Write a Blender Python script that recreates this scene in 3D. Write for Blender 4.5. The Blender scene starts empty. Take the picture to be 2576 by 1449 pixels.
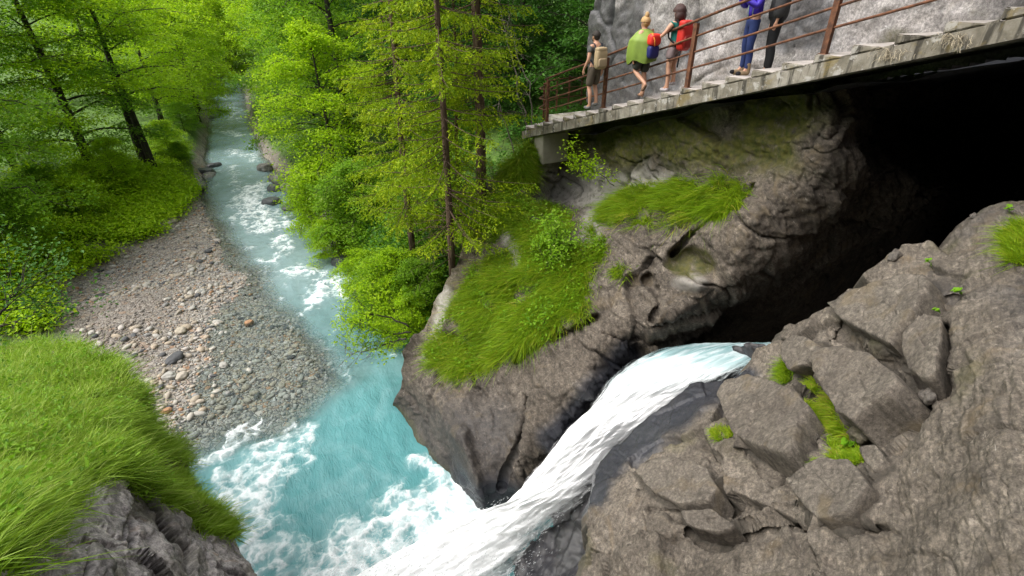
import bpy, bmesh, math, random
import numpy as np
from mathutils import Vector, Matrix
R = math.radians
rng = np.random.default_rng(7)
random.seed(7)
scene = bpy.context.scene
COL = scene.collection
# ------------------------------------------------------------------ camera model
F, CX, CY, TH = 1300.0, 1288.0, 724.5, R(29.7)
ST, CT = math.sin(TH), math.cos(TH)
def ray(x, y):
    x = np.asarray(x, float); y = np.asarray(y, float)
    a = (x - CX) / F; b = -(y - CY) / F
    return np.stack([a, CT + b * ST, -ST + b * CT], -1)
def P(x, y, Z):
    return ray(x, y) * np.asarray(Z, float)[..., None]
def Pz(x, y, z):
    r = ray(x, y); return r * (z / r[..., 2])[..., None]
def zc(x, y, z):
    return float(z / ray(x, y)[2])
def proj(p):
    p = np.asarray(p, float)
    Z = p[..., 1] * CT - p[..., 2] * ST
    Y = p[..., 1] * ST + p[..., 2] * CT
    return CX + F * p[..., 0] / Z, CY - F * Y / Z, Z
cam_d = bpy.data.cameras.new('camera'); cam = bpy.data.objects.new('camera', cam_d); COL.objects.link(cam)
cam_d.sensor_width = 36; cam_d.lens = 36 * F / 2576; cam_d.clip_start = .05; cam_d.clip_end = 3000
cam.rotation_euler = (R(90) - TH, 0, 0)
scene.camera = cam
# ------------------------------------------------------------------ noise
_prm = np.random.default_rng(3).permutation(256); _prm = np.concatenate([_prm, _prm, _prm])
_g = np.random.default_rng(4).normal(size=(256, 3)); _g /= np.linalg.norm(_g, axis=1)[:, None]
_jit = np.random.default_rng(5).random((256, 3))
def _h(i, j, k): return _prm[_prm[_prm[i & 255] + (j & 255)] + (k & 255)]
def perlin(p):
    p = np.asarray(p, float); i = np.floor(p).astype(np.int64); f = p - i
    u = f * f * f * (f * (f * 6 - 15) + 10); out = 0
    for dx in (0, 1):
        wx = u[:, 0] if dx else 1 - u[:, 0]
        for dy in (0, 1):
            wy = u[:, 1] if dy else 1 - u[:, 1]
            for dz in (0, 1):
                wz = u[:, 2] if dz else 1 - u[:, 2]
                g = _g[_h(i[:, 0] + dx, i[:, 1] + dy, i[:, 2] + dz)]
                out = out + wx * wy * wz * ((f - (dx, dy, dz)) * g).sum(1)
    return out * 1.5
def fbm(p, o=4, g=.5):
    a, s, out = 1, 1, 0
    for _ in range(o):
        out = out + a * perlin(p * s + 17.3 * _); a *= g; s *= 2.03
    return out
def worley(p):
    p = np.asarray(p, float); i = np.floor(p).astype(np.int64); f = p - i
    n = len(p); F1 = np.full(n, 9.); F2 = np.full(n, 9.); cid = np.zeros(n, int)
    for dx in (-1, 0, 1):
        for dy in (-1, 0, 1):
            for dz in (-1, 0, 1):
                h = _h(i[:, 0] + dx, i[:, 1] + dy, i[:, 2] + dz)
                d = np.linalg.norm(_jit[h] + (dx, dy, dz) - f, axis=1)
                m = d < F1
                F2 = np.where(m, F1, np.minimum(F2, d)); cid = np.where(m, h, cid); F1 = np.where(m, d, F1)
    return F1, F2, cid
def facets(p, s, amp, tilt):
    """broken rock: every Voronoi cell is a plane of its own, tilted and set back a little"""
    q = np.asarray(p, float) * s; i = np.floor(q).astype(np.int64); f = q - i; n = len(q); F1 = np.full(n, 9.); F2 = np.full(n, 9.); cid = np.zeros(n, int); off = np.zeros((n, 3))
    for dx in (-1, 0, 1):
        for dy in (-1, 0, 1):
            for dz in (-1, 0, 1):
                h = _h(i[:, 0] + dx, i[:, 1] + dy, i[:, 2] + dz); o = f - _jit[h] - (dx, dy, dz); d = np.linalg.norm(o, axis=1); m = d < F1
                F2 = np.where(m, F1, np.minimum(F2, d)); cid = np.where(m, h, cid); off[m] = o[m]; F1 = np.where(m, d, F1)
    return amp * ((cid % 19) / 18 - .5) + tilt * (_g[cid] * off).sum(1) / s, F2 - F1, (cid % 23) / 22 - .5
def sstep(a, b, x):
    t = np.clip((x - a) / (b - a), 0, 1); return t * t * (3 - 2 * t)
class TPS:
    def __init__(s, xy, v, sc):
        s.c = np.asarray(xy, float) / sc; s.sc = sc; n = len(s.c)
        A = np.zeros((n + 3, n + 3)); A[:n, :n] = s.k(s.c, s.c) + 1e-4 * np.eye(n)
        A[:n, n] = 1; A[:n, n + 1:] = s.c; A[n, :n] = 1; A[n + 1:, :n] = s.c.T
        s.w = np.linalg.solve(A, np.concatenate([v, [0, 0, 0]]))
    def k(s, a, b):
        r2 = ((a[:, None, :] - b[None]) ** 2).sum(-1); return .5 * r2 * np.log(r2 + 1e-12)
    def __call__(s, xy):
        xy = np.asarray(xy, float) / s.sc; out = np.empty(len(xy)); n = len(s.c)
        for i in range(0, len(xy), 40000):
            q = xy[i:i + 40000]; out[i:i + 40000] = s.k(q, s.c) @ s.w[:n] + s.w[n] + q @ s.w[n + 1:]
        return out
def inpoly(xy, poly):
    x, y = xy[:, 0], xy[:, 1]; r = np.zeros(len(x), bool); n = len(poly)
    for i in range(n):
        x1, y1 = poly[i]; x2, y2 = poly[(i + 1) % n]
        if y1 == y2: continue
        c = ((y1 > y) != (y2 > y)) & (x < (x2 - x1) * (y - y1) / (y2 - y1) + x1); r ^= c
    return r
def segdist(q, pl):
    q = np.asarray(q, float); best = np.full(len(q), 1e9)
    for a, b in zip(pl[:-1], pl[1:]):
        a = np.asarray(a, float); b = np.asarray(b, float); d = b - a
        t = np.clip(((q - a) @ d) / (d @ d + 1e-9), 0, 1)
        best = np.minimum(best, np.linalg.norm(q - a - t[:, None] * d, axis=1))
    return best
# ------------------------------------------------------------------ mesh helpers
def mesh_np(name, v, faces, mat=None, smooth=True, attrs=None, colors=None):
    """faces: one (n,k) int array or a list of such arrays"""
    if not isinstance(faces, (list, tuple)): faces = [faces]
    faces = [np.asarray(f, np.int32) for f in faces if len(f)]
    v = np.asarray(v, np.float32)
    me = bpy.data.meshes.new(name); me.vertices.add(len(v)); me.vertices.foreach_set('co', v.ravel())
    nl = sum(f.size for f in faces); npf = sum(len(f) for f in faces)
    me.loops.add(nl); me.polygons.add(npf)
    me.loops.foreach_set('vertex_index', np.concatenate([f.ravel() for f in faces]))
    tot = np.concatenate([np.full(len(f), f.shape[1], np.int32) for f in faces])
    me.polygons.foreach_set('loop_start', np.concatenate([[0], np.cumsum(tot)[:-1]]).astype(np.int32))
    me.polygons.foreach_set('loop_total', tot)
    me.polygons.foreach_set('use_smooth', np.full(npf, smooth, bool))
    me.update(calc_edges=True); me.validate()
    for k, a in (attrs or {}).items():
        at = me.attributes.new(k, 'FLOAT', 'POINT'); at.data.foreach_set('value', np.asarray(a, np.float32))
    if mat: me.materials.append(mat)
    return me
def link(name, me, parent=None):
    o = bpy.data.objects.new(name, me); COL.objects.link(o)
    if parent: o.parent = parent
    return o
def empty(name, loc, rz=0):
    o = bpy.data.objects.new(name, None); COL.objects.link(o); o.location = loc; o.rotation_euler = (0, 0, rz)
    o.empty_display_size = .2; return o
def tag(o, label=None, cat=None, group=None, kind=None):
    if label: o['label'] = label
    if cat: o['category'] = cat
    if group: o['group'] = group
    if kind: o['kind'] = kind
    return o
def copy_tree(o, parent=None):
    c = o.copy(); COL.objects.link(c); c.parent = parent
    for ch in list(o.children): copy_tree(ch, c)
    return c
class MB:
    """collects vertices and faces for one mesh"""
    def __init__(s): s.v = []; s.q = []; s.t = []; s.n = 0; s.a = []
    def add(s, v, q=None, t=None):
        v = np.asarray(v, float).reshape(-1, 3); s.v.append(v)
        if q is not None and len(q): s.q.append(np.asarray(q, int) + s.n)
        if t is not None and len(t): s.t.append(np.asarray(t, int) + s.n)
        s.n += len(v)
    def tube(s, pts, rad, k=6, cap=True):
        pts = np.asarray(pts, float); m = len(pts); rad = np.broadcast_to(np.asarray(rad, float), (m,))
        tg = np.gradient(pts, axis=0); tg /= np.linalg.norm(tg, axis=1)[:, None] + 1e-9
        up = np.array([0, 0, 1.]) if abs(tg[0][2]) < .9 else np.array([1., 0, 0])
        x = np.cross(tg, up); x /= np.linalg.norm(x, axis=1)[:, None] + 1e-9; y = np.cross(tg, x)
        a = np.arange(k) * 2 * math.pi / k
        v = pts[:, None] + rad[:, None, None] * (np.cos(a)[None, :, None] * x[:, None] + np.sin(a)[None, :, None] * y[:, None])
        i = np.arange(m - 1)[:, None] * k; j = np.arange(k)[None]; jn = (j + 1) % k
        q = np.stack([i + j, i + jn, i + k + jn, i + k + j], -1).reshape(-1, 4)
        v = v.reshape(-1, 3); t = []
        if cap:
            v = np.concatenate([v, pts[:1], pts[-1:]]); b = m * k
            for jj in range(k): t += [(b, (jj + 1) % k, jj), (b + 1, (m - 1) * k + jj, (m - 1) * k + (jj + 1) % k)]
        s.add(v, q, t)
    def box(s, c, sx, sy, sz, M=None):
        v = np.array([(x, y, z) for x in (-1, 1) for y in (-1, 1) for z in (-1, 1)], float) * (sx / 2, sy / 2, sz / 2)
        if M is not None: v = v @ np.asarray(M, float).T
        s.add(v + np.asarray(c), [(0, 1, 3, 2), (4, 6, 7, 5), (0, 4, 5, 1), (2, 3, 7, 6), (0, 2, 6, 4), (1, 5, 7, 3)])
    def mesh(s, name, mat, smooth=True, attrs=None):
        f = ([np.concatenate(s.q)] if s.q else []) + ([np.concatenate(s.t)] if s.t else [])
        return mesh_np(name, np.concatenate(s.v), f, mat, smooth, attrs)
    def build(s, name, mat, parent=None, smooth=True):
        return link(name, s.mesh(name, mat, smooth), parent)
def along(d):
    """euler whose z axis runs along d"""
    return tuple(Vector(d).to_track_quat('Z', 'Y').to_euler())
# ------------------------------------------------------------------ materials
def newmat(name):
    m = bpy.data.materials.new(name); m.use_nodes = True; nt = m.node_tree; nt.nodes.clear()
    return m, nt
class NT:
    def __init__(s, name):
        s.m, s.nt = newmat(name); s.out = s.n('ShaderNodeOutputMaterial')
        s.tc = None
    def n(s, t, **kw):
        nd = s.nt.nodes.new(t)
        for k, v in kw.items():
            if k.startswith('_'): setattr(nd, k[1:], v)
            else: nd.inputs[k].default_value = v
        return nd
    def l(s, a, b): s.nt.links.new(a, b)
    def pos(s):
        if s.tc is None: s.tc = s.n('ShaderNodeTexCoord').outputs['Object']
        return s.tc
    def map(s, scale=(1, 1, 1), rot=(0, 0, 0), src=None):
        a = s.n('ShaderNodeMapping', _vector_type='TEXTURE'); a.inputs['Rotation'].default_value = rot; a.inputs['Scale'].default_value = tuple(1 / x for x in scale)
        s.l(src or s.pos(), a.inputs['Vector']); return a.outputs[0]
    def noise(s, scale, detail=5, rough=.55, src=None, dist=0):
        a = s.n('ShaderNodeTexNoise'); a.inputs['Scale'].default_value = scale; a.inputs['Detail'].default_value = detail
        a.inputs['Roughness'].default_value = rough; a.inputs['Distortion'].default_value = dist
        s.l(src or s.pos(), a.inputs['Vector']); return a.outputs['Fac']
    def ramp(s, fac, stops):
        a = s.n('ShaderNodeValToRGB'); e = a.color_ramp.elements
        while len(e) < len(stops): e.new(.5)
        for el, (p, c) in zip(e, stops):
            el.position = p; el.color = (*c, 1) if len(c) == 3 else c
        s.l(fac, a.inputs[0]); return a.outputs[0]
    def step(s, fac, a, b):
        m = s.n('ShaderNodeMapRange', _interpolation_type='SMOOTHSTEP'); m.inputs['From Min'].default_value = a; m.inputs['From Max'].default_value = b
        s.l(fac, m.inputs['Value']); return m.outputs[0]
    def math(s, op, a, b=None):
        m = s.n('ShaderNodeMath', _operation=op)
        for i, x in enumerate((a, b)):
            if x is None: continue
            if isinstance(x, (int, float)): m.inputs[i].default_value = x
            else: s.l(x, m.inputs[i])
        return m.outputs[0]
    def mix(s, fac, a, b, mode='MIX'):
        m = s.n('ShaderNodeMix', _data_type='RGBA', _blend_type=mode)
        for i, x in ((0, fac), (6, a), (7, b)):
            if isinstance(x, (int, float)): m.inputs[i].default_value = x
            elif isinstance(x, tuple): m.inputs[i].default_value = (*x, 1)
            else: s.l(x, m.inputs[i])
        return m.outputs[2]
    def attr(s, name):
        a = s.n('ShaderNodeAttribute'); a.attribute_name = name; return a.outputs['Fac']
    def bump(s, h, strength=.5, dist=.02, prev=None):
        b = s.n('ShaderNodeBump'); b.inputs['Strength'].default_value = strength; b.inputs['Distance'].default_value = dist
        s.l(h, b.inputs['Height'])
        if prev: s.l(prev, b.inputs['Normal'])
        return b.outputs[0]
    def principled(s, color, rough=.8, normal=None, spec=.4, **kw):
        p = s.n('ShaderNodeBsdfPrincipled')
        for nm, x in (('Base Color', color), ('Roughness', rough)):
            if isinstance(x, (int, float)): p.inputs[nm].default_value = x
            elif isinstance(x, tuple): p.inputs[nm].default_value = (*x, 1)
            else: s.l(x, p.inputs[nm])
        p.inputs['Specular IOR Level'].default_value = spec
        if normal: s.l(normal, p.inputs['Normal'])
        return p
    def done(s, sh):
        s.l(sh.outputs[0] if hasattr(sh, 'outputs') else sh, s.out.inputs['Surface']); return s.m
def simple(name, col, rough=.8, noise=0.25, nscale=12, bump=.2, metal=0):
    t = NT(name); f = t.noise(nscale, 6)
    c = t.mix(f, tuple(x * (1 - noise) for x in col), tuple(min(1, x * (1 + noise)) for x in col))
    p = t.principled(c, rough, t.bump(t.noise(nscale * 4, 4), bump, .01)); p.inputs['Metallic'].default_value = metal
    return t.done(p)
def rockmat(name, dark, mid, light, srot=(0, 0, 0), sscale=(14, 14, 1.6), fleck=.55, fleckcol=(.5, .46, .42), bumpd=.03, moss=True, brown=(.16, .12, .07), stw=.75, pale=(.36, .34, .31)):
    t = NT(name)
    big = t.noise(.7, 5, .6); med = t.noise(3.5, 7, .65, dist=.6); fine = t.noise(22, 6, .7)
    sm = t.map(sscale, srot); st = t.noise(1, 6, .65, sm, .8)
    sm2 = t.map(tuple(x * 2.6 for x in sscale), srot); st2 = t.noise(1, 5, .7, sm2, .5)
    base = t.ramp(t.math('ADD', t.math('MULTIPLY', big, .45), t.math('MULTIPLY', med, .55)), [(.3, dark), (.5, mid), (.68, light)])
    c = t.mix(stw, base, t.ramp(st, [(.30, (.30, .30, .30)), (.44, (.8, .8, .8)), (.54, (1.05, 1.05, 1.04)), (.70, (1.65, 1.62, 1.58))]), 'MULTIPLY')
    c = t.mix(.8, c, t.ramp(fine, [(.32, (.35, .34, .33)), (.5, (.95, .95, .95)), (.66, (1.6, 1.58, 1.55))]), 'MULTIPLY'); c = t.mix(.55, c, t.ramp(t.noise(85, 4, .75), [(.35, (.4, .4, .4)), (.65, (1.55, 1.55, 1.55))]), 'MULTIPLY')
    c = t.mix(t.math('MULTIPLY', t.step(t.noise(1.3, 5, .6, dist=1), .55, .7), .5), c, brown)
    tn = t.math('ADD', 1.0, t.math('MULTIPLY', t.attr('tone'), .45)); cbn = t.n('ShaderNodeCombineColor'); [t.l(tn, cbn.inputs[k]) for k in range(3)]; c = t.mix(1.0, c, cbn.outputs[0], 'MULTIPLY')
    c = t.mix(t.math('MULTIPLY', t.step(t.noise(7, 6, .75, dist=.4), .60, .66), .45), c, tuple(min(.6, x * 1.9) for x in light))
    c = t.mix(t.math('MULTIPLY', t.step(t.noise(1.9, 6, .7, dist=.8), .56, .70), .55), c, tuple(x * .55 for x in dark))
    c = t.mix(t.math('MULTIPLY', t.attr('pale'), t.step(t.noise(4, 6, .7), .28, .5)), c, pale)
    fl = t.math('MULTIPLY', t.step(st2, fleck, fleck + .1), t.step(t.noise(1.6, 4, .6), .38, .62))
    c = t.mix(t.math('MULTIPLY', fl, .8), c, fleckcol)
    F1 = t.attr('crack'); c = t.mix(t.math('MULTIPLY', F1, .75), c, (.03, .026, .02))
    if moss:
        mm = t.math('MULTIPLY', t.attr('moss'), t.step(t.noise(5, 6, .7), .3, .55))
        c = t.mix(mm, c, t.ramp(t.noise(9, 5), [(.3, (.035, .045, .006)), (.7, (.11, .10, .018))]))
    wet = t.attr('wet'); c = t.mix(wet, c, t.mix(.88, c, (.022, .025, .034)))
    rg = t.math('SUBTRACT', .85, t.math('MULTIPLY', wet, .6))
    b = t.bump(st, stw, bumpd); b = t.bump(fine, .6, bumpd * .5, b); b = t.bump(st2, .5, bumpd * .5, b)
    b = t.bump(t.noise(60, 5, .75), .55, .010, b); b = t.bump(t.noise(190, 3, .7), .4, .003, b)
    return t.done(t.principled(c, rg, b, .35))
# ------------------------------------------------------------------ light and air
world = bpy.data.worlds.new('World'); scene.world = world; world.use_nodes = True
wn = world.node_tree; wn.nodes.clear()
wo = wn.nodes.new('ShaderNodeOutputWorld'); bg = wn.nodes.new('ShaderNodeBackground'); sk = wn.nodes.new('ShaderNodeTexSky')
SUN_EL, SUN_AZ = R(54), R(-100)          # azimuth measured from +Y towards +X
sk.sky_type = 'NISHITA'; sk.sun_disc = False; sk.sun_elevation = SUN_EL; sk.sun_rotation = SUN_AZ; sk.dust_density = 3; sk.air_density = 1
hs = wn.nodes.new('ShaderNodeHueSaturation'); hs.inputs['Saturation'].default_value = .22
wn.links.new(sk.outputs[0], hs.inputs['Color']); wn.links.new(hs.outputs[0], bg.inputs['Color']); wn.links.new(bg.outputs[0], wo.inputs['Surface'])
bg.inputs['Strength'].default_value = .15
sl = bpy.data.lights.new('sun', 'SUN'); so = bpy.data.objects.new('sun', sl); COL.objects.link(so)
sl.energy = 1.3; sl.angle = R(60); sl.color = (1, .95, .87)
sd = Vector((math.sin(SUN_AZ) * math.cos(SUN_EL), math.cos(SUN_AZ) * math.cos(SUN_EL), math.sin(SUN_EL)))
so.rotation_euler = (-sd).to_track_quat('-Z', 'Y').to_euler(); so.location = sd * 60
scene.view_settings.view_transform = 'Standard'; scene.view_settings.look = 'None'; scene.view_settings.gamma = 1
scene.view_settings.exposure = 1.42
cy = scene.cycles; cy.max_bounces = 6; cy.diffuse_bounces = 3; cy.glossy_bounces = 2; cy.transmission_bounces = 4; cy.transparent_max_bounces = 12
cy.use_denoising = True; cy.caustics_reflective = False; cy.caustics_refractive = False; cy.sample_clamp_indirect = 4
WL = -11.0                               # water level
# ------------------------------------------------------------------ stairs frame (rail foot line)
A0 = np.array([1.03, 16.76, -3.5]); D0 = np.array([4.94, 9.13, -.85])
sd2 = (D0 - A0)[:2]; SL = np.linalg.norm(sd2); sd2 /= SL; sn2 = np.array([-sd2[1], sd2[0]])   # sn2 points to the cliff
RUN, RISE = SL / 15, (D0[2] - A0[2]) / 15
def SP(s, o, z=0.): return np.array([A0[0] + sd2[0] * s + sn2[0] * o, A0[1] + sd2[1] * s + sn2[1] * o, z])
def stair_z(s): return A0[2] + RISE * math.floor(s / RUN + 1e-6)
def wallZ(x, y, off):
    r = ray(x, y); q = A0[:2] + sn2 * off
    return float((sn2 @ q) / (sn2 @ r[:2]))
# ------------------------------------------------------------------ terrain sheet
TC = [  # pixel, pixel, height: points on the ground
 (200, 650, -10.3), (120, 720, -10.4), (480, 440, -10.5), (390, 530, -10.5), (300, 590, -10.4), (500, 235, -10.3), (0, 850, -10.2), (150, 800, -10.5),
 (0, 650, -9.0), (0, 480, -8.6), (250, 440, -9.1), (380, 430, -9.8), (420, 300, -9.3), (430, 210, -9.3),
 (545, 470, -10.93), (565, 560, -10.93), (520, 700, -10.95), (490, 800, -10.93), (475, 900, -10.93), (430, 1000, -10.94), (400, 1080, -10.95),
 (450, 620, -10.72), (350, 750, -10.6), (330, 850, -10.6), (330, 950, -10.65), (480, 520, -10.72),
 (600, 600, -11.12), (690, 700, -11.12), (800, 850, -11.14), (640, 1040, -11.2), (500, 1115, -11.2), (650, 1085, -11.28), (600, 900, -11.07), (600, 760, -11.05), (720, 940, -11.13), (700, 1135, -11.5), (850, 960, -11.3), (760, 1030, -11.28),
 (700, 560, -11.3), (800, 700, -11.25), (900, 900, -11.4), (880, 1065, -11.9), (700, 1235, -12.3), (900, 1300, -13),
 (760, 555, -10.9), (690, 420, -10.4), (870, 720, -10.9), (690, 480, -10.7), (1000, 880, -11.4)]
tp = [Pz(x, y, z) for x, y, z in TC]
tp += [np.array(p) for p in [(-9, 30, -9), (-14, 43, -9), (-5.5, 24, -8), (-1, 21, -5.8), (4, 25, -4.4), (-22, 62, -9), (10, 40, -3.2), (30, 60, 0), (-8, 60, -7), (-50, 110, -9.5),
  (-50, 30, -8.5), (-60, 70, -8), (-25, 8, -9), (-40, 0, -8), (-12, 5, -10.3), (-8, 0, -11), (0, 0, -12.5), (6, 8, -12), (12, 12, -12.5), (14, 20, -12), (8, 16, -12.5), (17, 25, -9), (10, 27, -5), (-12, 20, -10.95), (-3, 17, -9.0), (-4.6, 19.5, -8.6), (-2, 13, -11.6)]]
tp = np.array(tp); T_tps = TPS(tp[:, :2], tp[:, 2], 20.)
def ground_raw(xy):
    z = T_tps(xy); x, y = xy[:, 0], xy[:, 1]
    far = sstep(70, 110, y) ; lf = sstep(-45, -70, x); rt = sstep(16, 32, x) * sstep(20, 34, y); bk = sstep(4, -6, y)
    z = z * (1 - far) + (-9.3) * far; z = z * (1 - lf) + (-8.0) * lf; z = z * (1 - rt) + -3 * rt; z = z * (1 - bk) + -12.5 * bk
    d = np.hypot(x + 20, y - 50); z = z + np.maximum(0, d - 95) * .42
    return z
CHN = [(577, 196, 2.0), (572, 240, 2.1), (578, 330, 2.2), (592, 400, 2.3), (618, 470, 2.5), (672, 550, 2.4), (740, 630, 2.2), (805, 700, 2.0), (870, 780, 1.8), (950, 880, 1.7)]
CH3 = [(*Pz(a, b, -11.)[:2], w) for a, b, w in CHN]
def channel(xy):
    best = np.full(len(xy), 9.); xy = xy + .35 * np.column_stack([perlin(np.column_stack([xy * .45, 0 * xy[:, 0]])), perlin(np.column_stack([xy * .45, 0 * xy[:, 0] + 9]))])
    for (a, b, w0), (c, d, w1) in zip(CH3[:-1], CH3[1:]):
        A = np.array([a, b]); D = np.array([c - a, d - b]); t = np.clip(((xy - A) @ D) / (D @ D), 0, 1); best = np.minimum(best, np.linalg.norm(xy - A - t[:, None] * D, axis=1) / (w0 + (w1 - w0) * t))
    return best
def ground(xy):
    xy = np.atleast_2d(np.asarray(xy, float)); z = ground_raw(xy); k_ = sstep(1.35, .6, channel(xy)); z = z * (1 - k_) + np.minimum(z, -11.62) * k_; p3 = np.column_stack([xy, np.zeros(len(xy))])
    up = sstep(-10.6, -9.6, z)
    return z + .03 * fbm(p3 * 1.7, 3) + up * (.35 * fbm(p3 * .35, 3) + .12 * fbm(p3 * 1.3, 2))
gx = np.concatenate([-np.geomspace(900, 46, 26), np.arange(-44, 14, .22), np.geomspace(15, 900, 24)])
gy = np.concatenate([-np.geomspace(600, 8, 16), np.arange(-7, 46, .22), np.arange(46, 112, .8), np.geomspace(113, 1200, 20)])
X, Y = np.meshgrid(gx, gy); gxy = np.column_stack([X.ravel(), Y.ravel()]); gz = ground(gxy)
nx, ny = len(gx), len(gy); ii = (np.arange(ny - 1)[:, None] * nx + np.arange(nx - 1)[None]).ravel()
gq = np.column_stack([ii, ii + 1, ii + nx + 1, ii + nx])
px, py, _ = proj(np.column_stack([gxy, gz])); vis = (gxy[:, 1] > 2)
veg_n = fbm(np.column_stack([gxy * .5, 0 * gz]), 4)
veg = sstep(-10.42, -10.12, gz + .25 * veg_n)
sil = sstep(.0, .7, -gz - 10.55 + .15 * veg_n)         # clean grey cobbles near the water, brown silt higher up
t = NT('ground_cobbles_and_forest_floor')
vo = t.n('ShaderNodeTexVoronoi', _feature='F1'); vo.inputs['Scale'].default_value = 5.2; t.l(t.map((1, 1, .3)), vo.inputs['Vector'])
ve = t.n('ShaderNodeTexVoronoi', _feature='DISTANCE_TO_EDGE'); ve.inputs['Scale'].default_value = 5.2; t.l(t.map((1, 1, .3)), ve.inputs['Vector'])
v2 = t.n('ShaderNodeTexVoronoi', _feature='F1'); v2.inputs['Scale'].default_value = 13; t.l(t.map((1, 1, .3)), v2.inputs['Vector'])
sep = t.n('ShaderNodeSeparateColor'); t.l(vo.outputs['Color'], sep.inputs[0])
sep2 = t.n('ShaderNodeSeparateColor'); t.l(v2.outputs['Color'], sep2.inputs[0])
c1 = t.ramp(sep.outputs[0], [(0, (.07, .07, .072)), (.25, (.25, .24, .22)), (.5, (.38, .355, .32)), (.7, (.29, .24, .18)), (.82, (.40, .36, .29)), (.93, (.32, .18, .10)), (1, (.48, .47, .45))])
c2 = t.ramp(sep2.outputs[0], [(0, (.10, .09, .085)), (.4, (.29, .27, .24)), (.7, (.40, .37, .335)), (1, (.32, .27, .21))])
c = t.mix(t.step(t.noise(1.1, 4), .42, .6), c1, c2)
c = t.mix(t.step(ve.outputs['Distance'], .09, 0), c, (.06, .05, .042))
c = t.mix(t.math('MULTIPLY', t.math('SUBTRACT', 1, t.attr('silt')), .5), c, t.ramp(t.noise(3, 5), [(.3, (.11, .09, .074)), (.7, (.21, .175, .145))]))
leaf = t.ramp(t.noise(2.2, 7, .7), [(.25, (.02, .03, .006)), (.42, (.045, .085, .012)), (.55, (.08, .15, .02)), (.75, (.12, .2, .02))])
c = t.mix(t.attr('veg'), c, leaf)
t_b = t.bump(ve.outputs['Distance'], .9, .05); t_b = t.bump(t.noise(30, 5), .4, .02, t_b)
GROUND_MAT = t.done(t.principled(c, .8, t_b, .3))
go = link('ground', mesh_np('ground', np.column_stack([gxy, gz]), gq, GROUND_MAT, True, {'veg': veg, 'silt': sil})); tag(go, kind='structure')
# ------------------------------------------------------------------ relief patches: rock surfaces given by points and their distances
class Relief:
    def __init__(s, ctrl, extra=None):
        c = np.array(ctrl, float); s.t = TPS(c[:, :2], c[:, 2], 300.); s.extra = extra
    def Z(s, xy):
        z = s.t(xy)
        if s.extra: z = z + s.extra(xy)
        return np.maximum(z, 1.2)
    def pos(s, xy):
        xy = np.atleast_2d(np.asarray(xy, float)); return ray(xy[:, 0], xy[:, 1]) * s.Z(xy)[:, None]
    def nrm(s, xy, e=3.):
        xy = np.atleast_2d(np.asarray(xy, float)); a = s.pos(xy + (e, 0)) - s.pos(xy - (e, 0)); b = s.pos(xy + (0, e)) - s.pos(xy - (0, e))
        n = np.cross(b, a); n /= np.linalg.norm(n, axis=1)[:, None] + 1e-9
        fl = (n * ray(xy[:, 0], xy[:, 1])).sum(1) > 0; n[fl] *= -1; return n
    def surf(s, xy): 
        p = s.pos(xy); n = s.nrm(xy); d, at = s.disp(p, n, np.atleast_2d(xy)); return p + n * d[:, None], n
def quad_normals(v, nx, ny):
    g = v.reshape(ny, nx, 3); a = np.gradient(g, axis=1); b = np.gradient(g, axis=0); n = np.cross(b, a); n /= np.linalg.norm(n, axis=2)[:, :, None] + 1e-9
    n = n.reshape(-1, 3); fl = (n * v).sum(1) > 0; n[fl] *= -1; return n
def smooth_rim(v, be, it=5):
    acc = np.zeros_like(v); cnt = np.zeros(len(v)); np.add.at(cnt, be.ravel(), 1); m = cnt > 0
    for _ in range(it):
        acc[:] = 0; np.add.at(acc, be[:, 0], v[be[:, 1]]); np.add.at(acc, be[:, 1], v[be[:, 0]]); v[m] = .45 * v[m] + .55 * acc[m] / cnt[m][:, None]
    return v
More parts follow.
